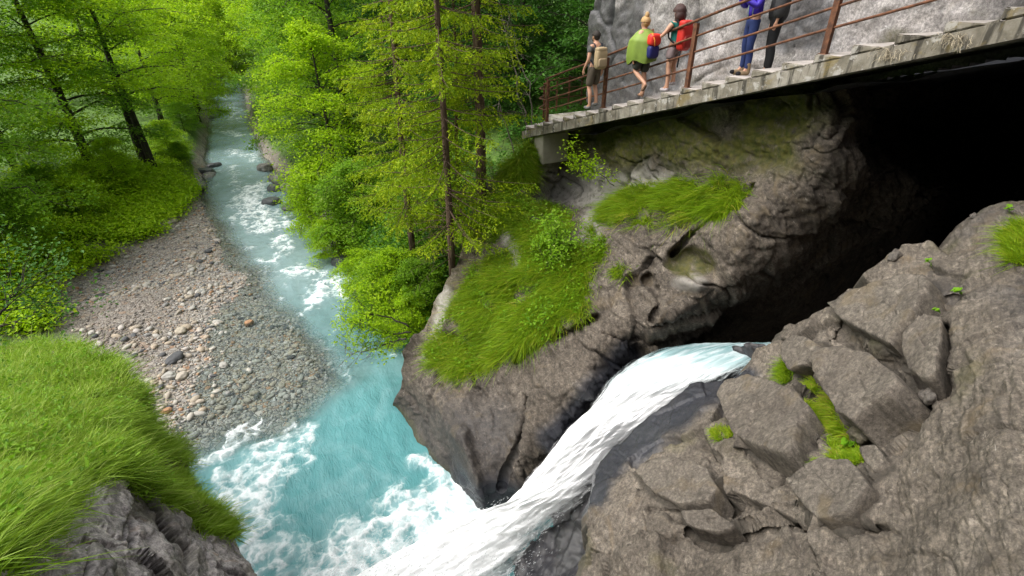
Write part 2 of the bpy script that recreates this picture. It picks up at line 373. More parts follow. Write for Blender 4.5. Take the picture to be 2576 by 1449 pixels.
def patch(name, rel, poly, step, mat, disp, skirt=1.5, back=(0, 0, -.5)):
    poly = np.array(poly, float); lo = poly.min(0) - step; hi = poly.max(0) + step
    xs = np.arange(lo[0], hi[0], step); ys = np.arange(lo[1], hi[1], step); nx, ny = len(xs), len(ys)
    X, Y = np.meshgrid(xs, ys); xy = np.column_stack([X.ravel(), Y.ravel()])
    v = rel.pos(xy); n = quad_normals(v, nx, ny); d, at = disp(v, n, xy); v = v + n * d[:, None]; rel.disp = disp
    ii = (np.arange(ny - 1)[:, None] * nx + np.arange(nx - 1)[None]).ravel()
    q = np.column_stack([ii, ii + nx, ii + nx + 1, ii + 1])
    wob = 6 * np.column_stack([perlin(v * 2.1), perlin(v * 2.1 + 40)]) + 2.5 * np.column_stack([perlin(v * 9), perlin(v * 9 + 40)])
    ins = inpoly(xy + wob, poly); keep = ins[q].all(1); q = q[keep]
    e = np.concatenate([q[:, [0, 1]], q[:, [1, 2]], q[:, [2, 3]], q[:, [3, 0]]]); es = np.sort(e, 1)
    _, idx, cnt = np.unique(es[:, 0].astype(np.int64) * (nx * ny) + es[:, 1], return_index=True, return_counts=True)
    be = e[idx[cnt == 1]]; bv = np.unique(be)
    v = smooth_rim(v, be); fs = [q]; vs = [v]; base = len(v); prev = np.full(len(v), -1); prev[bv] = bv; ats = {k: [a] for k, a in at.items()}
    rd = v[bv] / np.linalg.norm(v[bv], axis=1)[:, None]
    for k in range(1, 5):                       # the mass goes on behind its visible rim
        f = k / 4; off = rd * skirt * f + np.array(back) * skirt * f * f
        nv = v[bv] + off; nv = nv + .12 * skirt * f * np.column_stack([perlin(nv * 1.3), perlin(nv * 1.3 + 9), perlin(nv * 1.3 + 21)])
        cur = np.full(len(v), -1); cur[bv] = base + np.arange(len(bv)); vs.append(nv); base += len(bv)
        fs.append(np.column_stack([be[:, 1] if k == 1 else prev[be[:, 1]], be[:, 0] if k == 1 else prev[be[:, 0]], cur[be[:, 0]], cur[be[:, 1]]])); prev = cur
        for kk in ats: ats[kk].append(at[kk][bv])
    V = np.concatenate(vs); Q = np.concatenate(fs); at = {k: np.concatenate(a) for k, a in ats.items()}
    used = np.unique(Q); rm = np.full(len(V), -1); rm[used] = np.arange(len(used))
    return link(name, mesh_np(name, V[used], rm[Q], mat, True, {k: a[used] for k, a in at.items()}))
# ------------------------------------------------------------------ cliff with the fall's outlet
W = lambda x, y, o=.8: (x, y, wallZ(x, y, o))
Q = lambda x, y, z: (x, y, zc(x, y, z))
CL = [Q(985, 1055, -11.7), Q(1005, 1135, -11.6), Q(1062, 1195, -11.6), Q(1135, 1250, -11.6), Q(1195, 1300, -11.5), Q(1300, 1290, -11.3), (1005, 960, 15.2), (1020, 880, 15.4), (1075, 790, 15.7), (1135, 690, 15.9), (1150, 600, 16.6), (1200, 500, 17.6),
 (1100, 1000, 13.9), (1150, 1100, 13.0), (1200, 1200, 12.5), (1300, 1000, 12.8), (1300, 1150, 12.1), (1400, 1080, 11.9), (1480, 985, 11.6), (1400, 900, 12.3), (1250, 900, 13.4), (1150, 880, 14.4),
 (1200, 780, 14.6), (1300, 800, 13.5), (1400, 780, 12.8), (1500, 800, 12.2), (1500, 900, 11.8), (1600, 830, 11.75), (1300, 650, 14.7), (1400, 650, 13.7), (1500, 640, 13.0), (1250, 560, 16.0), (1350, 540, 15.4), (1450, 545, 15.1),
 (1600, 550, 12.9), (1700, 555, 11.9), (1870, 540, 10.5), (1600, 650, 12.3), (1700, 650, 11.7), (1800, 620, 11.0), (1700, 750, 11.6), (1600, 750, 12.0), (1850, 560, 10.6), (1560, 880, 12.0), (1440, 1050, 12.0),
 (1270, 460, 17.0), (1330, 390, 17.0), (1345, 350, 17.2), (1330, 440, 17.0), W(1400, 500), W(1500, 490), W(1600, 485), W(1700, 475), W(1850, 465), (1970, 480, 10.1), W(1400, 420), W(1400, 350), W(1550, 420), W(1550, 320), W(1550, 260), W(1750, 420), W(1750, 300), W(1750, 200),
 W(1920, 420), W(1900, 300), W(1900, 200), W(2040, 380), W(2050, 250), W(2050, 150), W(1400, 290),
 (1650, 850, 11.7), (1720, 795, 11.5), (1830, 680, 11.0), (1960, 555, 10.3), (2040, 500, 9.9), (2090, 450, 9.7), (2140, 415, 9.6), (2150, 300, 9.8),
 (1800, 800, 12.3), (1900, 730, 11.8), (1960, 680, 11.4), (2100, 570, 11.1), (2250, 500, 11.7), (2350, 470, 13.0), (1980, 760, 13.6), (2100, 700, 14.3), (2250, 620, 15.0), (2400, 530, 18), (1800, 860, 14.6), (1880, 870, 16), (1700, 875, 14.0), (1620, 905, 13.6),
 (2220, 330, 12.5), (2300, 300, 15), (2450, 300, 19), (2600, 300, 22), (2600, 450, 21), (2400, 420, 17), (2220, 200, 11.5), (2400, 150, 15), (2600, 150, 19), (2300, 900, 20), (2600, 700, 22)]
def cl_extra(xy):
    x, y = xy[:, 0], xy[:, 1]
    e = np.hypot((x - 1742 - .25 * (y - 680)) / 72, (y - 672) / 62)
    pot = .42 * sstep(1.05, .45, e) * sstep(730, 660, y - .35 * (x - 1742)); floor = -.22 * sstep(1, .4, np.hypot((x - 1738) / 62, (y - 712) / 36))
    groove = .16 * sstep(12, 3, segdist(xy, [(1330, 1000), (1322, 1060), (1300, 1130), (1270, 1190), (1262, 1230)]))
    groove += .30 * sstep(16, 3, segdist(xy, [(1500, 800), (1420, 845), (1370, 850), (1300, 900)])) + .25 * sstep(12, 3, segdist(xy, [(1625, 700), (1650, 735), (1660, 770), (1640, 800)]))
    groove += .22 * sstep(10, 2, segdist(xy, [(1520, 840), (1560, 855), (1610, 850), (1650, 860)]))+ .3 * sstep(12, 2, segdist(xy, [(1900, 470), (1850, 520), (1740, 590), (1690, 640)]))
    hollow = .22 * sstep(80, 10, segdist(xy, [(1235, 1010), (1245, 1110), (1250, 1160)]))
    crest = -.35 * sstep(40, 0, segdist(xy, [(1150, 1090), (1180, 1180), (1215, 1280)]))
    step_ = .30 * sstep(0, 20, y - (925 + .0 * x) + 60 * np.sin((x - 1300) / 160)) * sstep(1220, 1300, x) * sstep(1530, 1450, x) * 0
    return pot + floor * sstep(1.2, .6, e) + groove + hollow + crest
cliff_rel = Relief(CL, cl_extra)
def beds(p, n, f, st=.18):   # ledges along one bedding direction
    q = np.outer(p @ n, n) * f + p * st
    return perlin(q * 1.0) + .5 * perlin(q * 2.3 + 7)
BN = np.array([.78, .30, .55]); BN /= np.linalg.norm(BN)
def blocks(p, s, amp):
    F1, F2, cid = worley(p * s); g = F2 - F1
    return amp * ((cid % 17) / 17 - .5) * sstep(0, .25, g), g
def cl_disp(p, n, xy):
    x, y = xy[:, 0], xy[:, 1]
    low = sstep(920, 1090, y) * sstep(1340, 1250, x); ledge = sstep(520, 480, y) * sstep(1330, 1400, x)
    rough = 1 - .75 * low
    warp = p + .35 * np.column_stack([perlin(p * .9), perlin(p * .9 + 31), perlin(p * .9 + 77)])
    warp = p + .16 * np.column_stack([fbm(p * 1.1, 2), fbm(p * 1.1 + 31, 2), fbm(p * 1.1 + 77, 2)]); b, g, tn1 = facets(warp * (1, 1, 1.25),   .62, .15, .10); b2, g2, tn2 = facets(warp + 5, 1.8, .045, .07); b3, g3, tn3 = facets(warp + 9, 5.0, .012, .12); b = b + b3
    d = .16 * fbm(p * .45, 4) + rough * (b + b2 + .05 * beds(p, BN, 6) + .035 * fbm(p * 2.2, 4) + .018 * np.abs(perlin(p * 4.4)) * 2 + .035 * beds(p, BN, 9, .12)) + .018 * fbm(p * 9, 3)
    d *= 1 - .75 * sstep(1.5, .8, np.hypot((x - 1742 - .25 * (y - 680)) / 72, (y - 672) / 62)); cr = sstep(.05, .0, g) * sstep(.1, .5, perlin(p * .6 + 3) + .35) ; cr2 = sstep(.06, 0, g2) * sstep(.2, .6, perlin(p * 1.1 + 9) + .2)
    d *= 1 - .85 * sstep(12.5, 15, cliff_rel.Z(xy)) * sstep(1750, 1900, x)
    d -= rough * (.10 * cr + .05 * cr2)
    extra_cr = sstep(10, 2, segdist(xy, [(1330, 1000), (1322, 1060), (1300, 1130), (1270, 1190)])) + sstep(8, 2, segdist(xy, [(1500, 800), (1420, 845), (1370, 850)]))
    cave = sstep(0, 1, .9 * ((x - 1650) * .58 + (y - 850) * .82) / 40) 
    wetb = sstep(48, 18, segdist(xy + 10 * perlin(p * 1.5)[:, None], [(1575, 890), (1490, 985), (1450, 1040), (1390, 1105)]))
    wl = np.clip(wetb + sstep(-9.9, -10.7, p[:, 2] + .25 * perlin(p * 1.2)) * .75 * sstep(1100, 1180, x) + .45 * low, 0, 1)
    pool = sstep(-10.75, -10.95, p[:, 2])
    deep = sstep(11.9, 13.2, cliff_rel.Z(xy)) * sstep(1650, 1760, x + (y - 800) * .5)  # cave depth mask: cave darkness is painted in through the wet value
    moss = np.clip(sstep(470, 380, y) * sstep(1380, 1500, x) * sstep(2150, 1980, x) * sstep(.1, .4, perlin(p * .7) + .45) + pool * .7 + .8 * sstep(1.0, .75, np.hypot((x - 1742) / 72, (y - 660) / 45)) + .35 * sstep(1250, 1150, x) * sstep(900, 700, y), 0, 1)
    pale = .9 * sstep(1340, 1380, x) * sstep(1790, 1600, x) * sstep(395, 450, y + 12 * perlin(p * 1.3) * 3) * sstep(520, 500, y) + .8 * sstep(26, 8, segdist(xy, [(1118, 735), (1108, 790), (1088, 850), (1080, 900)])) + .7 * sstep(24, 8, segdist(xy, [(1262, 560), (1275, 600), (1300, 640), (1312, 680)])) + .5 * sstep(40, 10, segdist(xy, [(1480, 590), (1500, 530)])) + .45 * sstep(.9, .5, np.hypot((x - 1735) / 62, (y - 712) / 30))
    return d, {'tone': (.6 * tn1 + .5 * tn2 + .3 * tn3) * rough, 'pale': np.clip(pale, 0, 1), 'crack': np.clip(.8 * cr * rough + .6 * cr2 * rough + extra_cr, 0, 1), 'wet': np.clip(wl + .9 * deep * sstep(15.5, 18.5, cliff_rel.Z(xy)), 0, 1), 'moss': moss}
CLIFF_MAT = rockmat('schist_cliff', (.042, .034, .027), (.092, .076, .060), (.158, .134, .110), srot=along((.45, -.3, -.84)), sscale=(13, 13, 2.4), fleck=.60, fleckcol=(.36, .33, .29))
CLIFF_POLY = [(1195, 470), (1160, 600), (1132, 690), (1095, 745), (1075, 790), (1050, 828), (1028, 848), (1018, 880), (1006, 920), (1003, 960), (998, 1000), (988, 1050), (994, 1100), (1010, 1150), (1035, 1185), (1075, 1215), (1120, 1245), (1180, 1310), (1300, 1310), (1400, 1190), (1500, 1060),
 (1560, 1000), (1700, 960), (1990, 940), (2600, 800), (2640, 100), (2400, 110), (2060, 150), (1740, 240), (1530, 290), (1390, 335), (1340, 345), (1290, 400), (1240, 440)]
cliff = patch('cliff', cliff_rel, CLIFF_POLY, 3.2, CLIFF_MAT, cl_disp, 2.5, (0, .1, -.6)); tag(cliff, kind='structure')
# ------------------------------------------------------------------ pale limestone wall behind the stairs
LIME = rockmat('pale_limestone', (.19, .177, .174), (.33, .308, .302), (.45, .425, .417), srot=(.1, .2, .4), sscale=(3.2, 3.2, 2.2), fleck=.66, fleckcol=(.5, .48, .465), stw=.35, bumpd=.02, brown=(.25, .22, .19))
ls = np.concatenate([-np.linspace(7.5, 0, 90) ** 1.0 + .4, np.arange(.45, 13.0, .05)]); lz = np.arange(-6.2, 7.5, .055)
S_, Z_ = np.meshgrid(ls, lz); s_, z_ = S_.ravel(), Z_.ravel()
SLFT = .2
k0 = np.maximum(0, SLFT - s_ + .25 * np.sin(z_ * 1.1) + .12 * z_ * 0)
off = 1.55 + .55 * k0 ** 1.6 - .12 * z_ * (z_ > 0) * 0 + .35 * sstep(9.6, 12.4, s_) * 4
base2 = A0[None, :2] + sd2[None] * (s_ + .55 * k0 * .9)[:, None] + sn2[None] * off[:, None]
wp = np.column_stack([base2, z_]); wnrm = quad_normals(wp, len(ls), len(lz))
wb, wg, wt1 = facets(wp + .15 * np.column_stack([perlin(wp * .8), perlin(wp * .8 + 5), perlin(wp * .8 + 9)]), .5, .09, .05)
wb2, wg2, wt2 = facets(wp + .1 * np.column_stack([perlin(wp * 2), perlin(wp * 2 + 5), perlin(wp * 2 + 9)]), 1.7, .035, .07); wb3, wg3, wt3 = facets(wp + .05 * np.column_stack([perlin(wp * 4)] * 3), 5.5, .008, .09); wb2 = wb2 + wb3
crk = sstep(.05, 0, wg) * sstep(-.1, .3, perlin(wp * .7)); crk2 = sstep(.06, 0, wg2) * sstep(.0, .35, perlin(wp * .9 + 4))
wd = wb * .45 + wb2 * .7 + .10 * fbm(wp * .5, 4) + .03 * fbm(wp * 3, 4) + .014 * fbm(wp * 9, 4) - .09 * crk - .04 * crk2
clear = sstep(-.2, .35, z_ - (A0[2] + RISE * s_ / RUN)); wd = np.minimum(wd, .12)
wp = wp + wnrm * wd[:, None]
nx, ny = len(ls), len(lz); ii = (np.arange(ny - 1)[:, None] * nx + np.arange(nx - 1)[None]).ravel()
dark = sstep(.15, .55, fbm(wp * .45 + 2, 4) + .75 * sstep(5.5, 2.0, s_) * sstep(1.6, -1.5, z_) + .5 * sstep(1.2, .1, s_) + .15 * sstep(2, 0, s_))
lq = np.column_stack([ii, ii + 1, ii + nx + 1, ii + nx]); lq = lq[(z_[lq] > (A0[2] + RISE * s_[lq] / RUN) - .5).any(1) | (s_[lq].max(1) < -.8)]
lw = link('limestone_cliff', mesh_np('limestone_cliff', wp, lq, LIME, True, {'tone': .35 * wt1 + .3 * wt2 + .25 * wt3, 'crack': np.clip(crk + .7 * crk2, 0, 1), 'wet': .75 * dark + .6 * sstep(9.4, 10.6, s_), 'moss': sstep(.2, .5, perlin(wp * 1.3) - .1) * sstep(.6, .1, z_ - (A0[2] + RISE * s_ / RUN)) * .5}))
tag(lw, kind='structure')
# roof and walls added to keep light off the cave; tunnel atop the stairs
def slab_mesh(name, fn, nu, nv, mat):
    u, v = np.meshgrid(np.linspace(0, 1, nu), np.linspace(0, 1, nv)); p = fn(u.ravel(), v.ravel()); p = p + .18 * np.column_stack([fbm(p * .6, 4), fbm(p * .6 + 9, 4), fbm(p * .6 + 19, 4)])
    ii = (np.arange(nv - 1)[:, None] * nu + np.arange(nu - 1)[None]).ravel(); z0 = np.zeros(len(p))
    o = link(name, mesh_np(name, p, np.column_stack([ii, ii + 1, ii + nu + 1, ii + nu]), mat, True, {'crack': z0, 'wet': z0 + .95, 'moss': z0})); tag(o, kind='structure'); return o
slab_mesh('light_block_roof', lambda u, v: np.column_stack([A0[0] + sd2[0] * (1 + 22 * u) + sn2[0] * (.25 + 26 * v), A0[1] + sd2[1] * (1 + 22 * u) + sn2[1] * (.25 + 26 * v), A0[2] + RISE / RUN * np.minimum(1 + 22 * u, 16.5) - .58 + .06 * np.sin(9 * u)]), 60, 60, CLIFF_MAT)  # added slab that stops sky light leaking into the cave
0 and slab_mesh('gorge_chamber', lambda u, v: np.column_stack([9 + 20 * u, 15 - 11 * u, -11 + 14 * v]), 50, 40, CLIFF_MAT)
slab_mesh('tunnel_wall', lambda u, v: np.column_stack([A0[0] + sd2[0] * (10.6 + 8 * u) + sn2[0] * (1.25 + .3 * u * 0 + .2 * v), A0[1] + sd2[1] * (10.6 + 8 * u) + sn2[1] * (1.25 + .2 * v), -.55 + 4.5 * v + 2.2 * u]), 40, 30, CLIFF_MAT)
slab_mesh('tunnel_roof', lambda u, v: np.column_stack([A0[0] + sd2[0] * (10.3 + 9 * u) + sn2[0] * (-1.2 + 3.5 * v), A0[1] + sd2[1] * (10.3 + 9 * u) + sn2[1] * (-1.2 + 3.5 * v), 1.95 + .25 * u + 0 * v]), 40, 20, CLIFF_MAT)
slab_mesh('unseen_gorge_wall', lambda u, v: np.column_stack([np.interp(u, [0, .3, .6, 1], [12, 27, 8.8, 8.8]) + .5 * v, np.interp(u, [0, .3, .6, 1], [36, 24, 5, -12]), -14 + 26 * v]), 60, 60, CLIFF_MAT)  # unseen wall, bent and extended to close light leaks into the cave
slab_mesh('unseen_gorge_wall', lambda u, v: np.column_stack([10 - 22 * u, -4.0 - 1.5 * v + .6 * np.sin(u * 5), -9 + 19 * v]), 60, 50, CLIFF_MAT)  # unseen wall behind the camera, cuts back the sky light
# ------------------------------------------------------------------ near rock on the right
RC = [(2950, 470, 7.0), (2950, 800, 4.6), (2950, 1150, 3.1), (2850, 1500, 2.5), (2620, 490, 7.2), (2480, 520, 7.4), (2350, 610, 7.5), (2200, 680, 7.7), (2100, 740, 8.0), (2060, 790, 8.0), (1960, 830, 8.5), (1890, 880, 8.9), (1860, 950, 8.8), (1760, 1010, 8.6), (1700, 1060, 8.5), (1600, 1160, 8.3), (1500, 1230, 8.0), (1480, 1300, 7.7), (1460, 1400, 7.4), (1440, 1480, 7.2),
 (2500, 650, 6.0), (2350, 750, 6.1), (2550, 800, 4.9), (2200, 800, 6.7), (2050, 900, 7.2), (2300, 900, 5.7), (2450, 950, 4.6), (2150, 1000, 6.0), (2000, 1050, 6.5), (1900, 1080, 6.9), (1800, 1150, 7.0), (1700, 1200, 7.1), (1600, 1280, 7.1), (2100, 1150, 5.4), (2300, 1100, 4.8), (2500, 1150, 3.7),
 (2200, 1250, 4.8), (2000, 1250, 5.5), (1850, 1300, 6.0), (1700, 1400, 6.1), (1550, 1400, 6.7), (2000, 1400, 4.9), (2200, 1400, 4.2), (2400, 1350, 3.5), (2560, 1400, 2.95), (2620, 1000, 3.9), (2000, 1480, 4.5), (2300, 1480, 3.5)]
def rr_extra(xy):
    x, y = xy[:, 0], xy[:, 1]
    g = .16 * sstep(40, 6, segdist(xy, [(2120, 830), (2150, 890), (2260, 930), (2300, 960)])) + .12 * sstep(28, 4, segdist(xy, [(1990, 945), (2060, 920), (2120, 905)]))
    g += .18 * sstep(40, 8, segdist(xy, [(2040, 960), (2090, 1070), (2140, 1140)])) + .12 * sstep(30, 4, segdist(xy, [(1850, 1110), (1950, 1190), (2040, 1210)]))
    g += .24 * sstep(44, 6, segdist(xy, [(2305, 1030), (2280, 1085), (2230, 1115), (2190, 1135)])) + .20 * sstep(26, 4, segdist(xy, [(2386, 830), (2384, 900), (2372, 985)])) + .14 * sstep(36, 5, segdist(xy, [(2390, 760), (2350, 815)]))
    g += .07 * sstep(18, 3, segdist(xy, [(1640, 1284), (1720, 1302), (1800, 1292), (1830, 1250)])) + .08 * sstep(18, 3, segdist(xy, [(1735, 1338), (1780, 1358), (1860, 1344), (1960, 1316), (2060, 1326), (2140, 1366), (2210, 1326)]))
    return g * 1.5
# split slabs lying on it
SLABS = [
 ('large flat grey slab under the loose dark stone, cracked free along its lower edge', [(2100, 783), (2134, 823), (2180, 850), (2264, 893), (2281, 866), (2305, 835), (2327, 803), (2350, 770), (2367, 736), (2351, 713), (2284, 718), (2217, 735), (2174, 750)], .16),
 ('narrow upright slab wedged beside the deep vertical crack', [(2281, 872), (2305, 845), (2334, 814), (2384, 822), (2380, 870), (2372, 930), (2366, 966), (2345, 983), (2300, 960), (2283, 915)], .14),
 ('tapering slab above the small grass tuft near the outlet pool', [(1985, 876), (2010, 850), (2060, 862), (2085, 882), (2125, 904), (2085, 920), (2040, 935), (2010, 945), (1990, 920)], .16),
 ('thick five sided slab overhanging the dark hollow and the round leaved plant', [(2073, 925), (2110, 908), (2150, 905), (2230, 930), (2300, 985), (2312, 1010), (2290, 1045), (2240, 1070), (2190, 1105), (2150, 1080), (2110, 1020), (2085, 975)], .24),
 ('long broad slab on the outlet side of the mossy crack', [(1825, 1023), (1846, 986), (1904, 973), (1967, 986), (2034, 1023), (2067, 1063), (2040, 1099), (2024, 1179), (2000, 1184), (1917, 1153), (1867, 1123), (1846, 1076)], .2),
 ('block with rounded outline and pale streaked face below the mossy crack', [(2010, 1243), (2060, 1202), (2100, 1188), (2170, 1192), (2200, 1222), (2222, 1260), (2200, 1300), (2170, 1332), (2140, 1342), (2100, 1352), (2060, 1310), (2032, 1280)], .2),
 ('low flat slab along the bottom crack, widest at its left end', [(1720, 1296), (1800, 1290), (1862, 1332), (1822, 1350), (1770, 1345), (1737, 1330)], .08),
 ('wide worn slab nearest the waterfall, edged by a curved crack', [(1605, 1200), (1650, 1170), (1710, 1165), (1790, 1192), (1822, 1245), (1798, 1282), (1720, 1290), (1655, 1255)], .12),
 ('small wedge of rock between the streaked block and the near flank', [(2176, 1150), (2220, 1148), (2250, 1180), (2218, 1218), (2192, 1190)], .1)]
rock_rel = Relief(RC, rr_extra)
RN = np.array([.75, -.5, .43]); RN /= np.linalg.norm(RN)
def rr_disp(p, n, xy):
    x, y = xy[:, 0], xy[:, 1]
    warp = p + .2 * np.column_stack([perlin(p * 1.3), perlin(p * 1.3 + 31), perlin(p * 1.3 + 77)])
    warp = p + .09 * np.column_stack([fbm(p * 1.6, 2), fbm(p * 1.6 + 31, 2), fbm(p * 1.6 + 77, 2)]); b, g, tn1 = facets(warp, 1.05, .16, .22); b2, g2, tn2 = facets(warp + 5, 3.0, .045, .13); b3, g3, tn3 = facets(warp + 8, 8.5, .007, .10); b2 = b2 + b3
    smooth_ = sstep(2180, 2330, x + .25 * (y - 1100))          # the water-worn flank on the far right has streaks but few blocks
    k = 1 - .72 * smooth_
    d = .10 * fbm(p * .8, 4) + k * (b + b2) + (.006 + .006 * smooth_) * beds(p, RN, 9, .35) + .010 * beds(p + 3, RN, 24, .5) + .03 * fbm(p * 5, 3) + .010 * fbm(p * 17, 3)
    cr = sstep(.05, 0, g) * sstep(0, .4, perlin(p * .9 + 3) + .3); cr2 = sstep(.06, 0, g2) * sstep(0, .4, perlin(p * 1.6 + 9) + .1)
    d -= k * (.07 * cr + .03 * cr2)
    dw = segdist(xy, [(1860, 955), (1760, 985), (1640, 1085), (1545, 1150), (1500, 1200), (1490, 1240)])
    wet = sstep(55, 25, dw + 14 * perlin(p * 2)) 
    d = d * (1 - .7 * wet)
    rim = np.full(len(p), 99.)
    for _, pl_, _h in SLABS: rim = np.minimum(rim, segdist(xy + 4 * perlin(p * 5)[:, None], pl_ + pl_[:1]))  # slab outline distance; its dark ring paints shade into the gaps
    return d, {'tone': (.6 * tn1 + .5 * tn2 + .3 * tn3) * (1 - .4 * smooth_), 'crack': np.clip(.9 * sstep(15, 5, rim) + k * (.8 * cr + .7 * cr2) + 2.2 * np.clip(rr_extra(xy) - .08, 0, .35), 0, 1), 'wet': wet + .35 * sstep(.25, .55, perlin(p * .7 + 11)) * smooth_, 'moss': .25 * sstep(.3, .6, perlin(p * 1.5 + 6))}
RIGHT_MAT = rockmat('grey_brown_schist', (.058, .048, .038), (.108, .091, .073), (.165, .142, .117), srot=along((.55, .82, .06)), sscale=(26, 26, 3.6), fleck=.62, fleckcol=(.34, .315, .285), bumpd=.014, stw=.62, brown=(.12, .085, .045))
RIGHT_POLY = [(2960, 470), (2700, 485), (2576, 500), (2520, 508), (2480, 520), (2440, 545), (2400, 580), (2350, 610), (2290, 635), (2240, 655), (2200, 680), (2172, 700), (2172, 715), (2130, 728), (2104, 748), (2100, 765), (2060, 782), (2040, 800), (1985, 815), (1962, 832), (1962, 845), (1930, 862), (1900, 872), (1888, 890), (1882, 912), (1860, 940), (1840, 950), (1780, 955), (1740, 965), (1690, 1010),
 (1640, 1045), (1590, 1085), (1545, 1130), (1510, 1160), (1500, 1180), (1494, 1215), (1484, 1250), (1480, 1300), (1470, 1350), (1462, 1400), (1446, 1450), (1420, 1600), (2960, 1600)]
near_rock = patch('near_rock', rock_rel, RIGHT_POLY, 2.4, RIGHT_MAT, rr_disp, 1.8, (0, .2, -.7)); tag(near_rock, kind='structure')
def make_slab(poly, h, rel, mat, step=2.4):
    poly = np.array(poly, float); c = poly.mean(0)
    lo = poly.min(0) - 8; hi = poly.max(0) + 8
    xs = np.arange(lo[0], hi[0], step); ys = np.arange(lo[1], hi[1], step); nx, ny = len(xs), len(ys); X, Y = np.meshgrid(xs, ys); xy = np.column_stack([X.ravel(), Y.ravel()])
    pc = rel.pos(c[None])[0]; nb = rel.nrm(np.array([c]), 40)[0]
    p = rel.t(xy); 
    # top: a near plane fitted through the surface, lifted by h
    A = np.column_stack([xy - c, np.ones(len(xy))]); rimp = poly; co, *_ = np.linalg.lstsq(np.column_stack([rimp - c, np.ones(len(rimp))]), rel.t(rimp), rcond=None)
    Zp = A @ co; v = ray(xy[:, 0], xy[:, 1]) * (.6 * Zp + .4 * p)[:, None]
    dd = segdist(xy, np.vstack([poly, poly[:1]])); n = np.broadcast_to(nb, v.shape)
    jag = 3.5 * perlin(v * 6) + 2 * perlin(v * 15)
    ins = inpoly(xy, poly); sdst = np.where(ins, dd, -dd) + jag
    fb_, fg_, ft_ = facets(v + .04 * perlin(v * 3)[:, None], 2.6, .02, .07); fb2, fg2, ft2 = facets(v + 3, 9, .004, .06); prof = h * (1 - .10 * np.exp(-np.clip(sdst, 0, None) / 3)) + fb_ + fb2 - .025 * sstep(.05, 0, fg_) * (perlin(v * 1.5) > 0) 
    top = v + n * (prof + .018 * fbm(v * 2.5, 4) + .006 * beds(v, RN, 16, .8) + .006 * fbm(v * 16, 3))[:, None]
    keepv = sdst > 0; ii = (np.arange(ny - 1)[:, None] * nx + np.arange(nx - 1)[None]).ravel(); q = np.column_stack([ii, ii + nx, ii + nx + 1, ii + 1]); q = q[keepv[q].all(1)]
    e = np.concatenate([q[:, [0, 1]], q[:, [1, 2]], q[:, [2, 3]], q[:, [3, 0]]]); es = np.sort(e, 1); _, idx, cnt = np.unique(es[:, 0].astype(np.int64) * 10 ** 7 + es[:, 1], return_index=True, return_counts=True)
    be = e[idx[cnt == 1]]; bv = np.unique(be); top = smooth_rim(top, be, 7); V = [top]; Fq = [q]; prev = np.full(len(top), -1); prev[bv] = bv; base = len(top)
    for k in range(1, 6):
        f = k / 5; nv = top[bv] - nb * (h + .25) * f + .02 * (perlin(top[bv] * 5 + f * 12)[:, None] * nb[None] * 0 + np.column_stack([perlin(top[bv] * 7 + 30 * f), perlin(top[bv] * 7 + 30 * f + 8), perlin(top[bv] * 7 + 5)]))
        cur = np.full(len(top), -1); cur[bv] = base + np.arange(len(bv)); V.append(nv); base += len(bv)
        Fq.append(np.column_stack([prev[be[:, 1]], prev[be[:, 0]], cur[be[:, 0]], cur[be[:, 1]]])); prev = cur
    V = np.concatenate(V); Qa = np.concatenate(Fq); u = np.unique(Qa); rm = np.full(len(V), -1); rm[u] = np.arange(len(u)); V = V[u]
    F1, F2, _ = worley(V * 2.6 + .3 * perlin(V * 2)[:, None]); cr = sstep(.04, 0, F2 - F1) * sstep(.1, .4, perlin(V * 1.3) + .1)
    _, _, tA = facets(V, 3.2, 0, 0); tone0 = ((poly[0, 0] * 7.3) % 1) - .5; return mesh_np('rock_slab', V, rm[Qa], mat, True, {'tone': .5 * tA + .35 * tone0, 'crack': cr, 'wet': 0 * cr, 'moss': 0 * cr})
SLAB_MAT = rockmat('split_slab_schist', (.07, .058, .047), (.11, .094, .077), (.15, .131, .108), srot=along((.55, .82, .06)), sscale=(20, 20, 4), fleck=.68, fleckcol=(.32, .29, .265), bumpd=.008, stw=.22, brown=(.12, .09, .05))
for lab, poly, h in SLABS:
    o = link('rock_slab', make_slab(poly, h * 1.25, rock_rel, SLAB_MAT)); tag(o, lab, 'rock slab', 'split slabs on the near rock')
# ------------------------------------------------------------------ grassy rock shoulder on the left
BC = [(0, 860, 9.5), (100, 860, 9.0), (230, 880, 8.6), (320, 930, 8.0), (370, 1000, 7.6), (390, 1080, 7.3), (400, 1110, 7.2), (460, 1110, 7.7), (470, 1170, 7.4), (560, 1290, 6.6), (600, 1370, 6.2), (630, 1449, 5.9), (660, 1530, 5.7),
 (0, 1000, 6.5), (150, 1000, 6.6), (300, 1050, 6.4), (0, 1150, 4.8), (150, 1150, 5.0), (300, 1180, 5.3), (0, 1300, 3.4), (120, 1290, 3.9), (250, 1270, 4.4), (350, 1300, 4.9), (420, 1250, 5.7), (500, 1330, 5.8), (100, 1400, 3.1), (250, 1380, 3.6), (400, 1420, 4.3), (500, 1440, 5.0), (0, 1449, 2.5), (-120, 860, 10), (-420, 860, 10.5), (-420, 1150, 4.4), (-420, 1500, 2.0), (-120, 1150, 4.6), (-120, 1449, 2.2), (200, 1530, 2.9), (450, 1530, 4.2)]
bank_rel = Relief(BC)
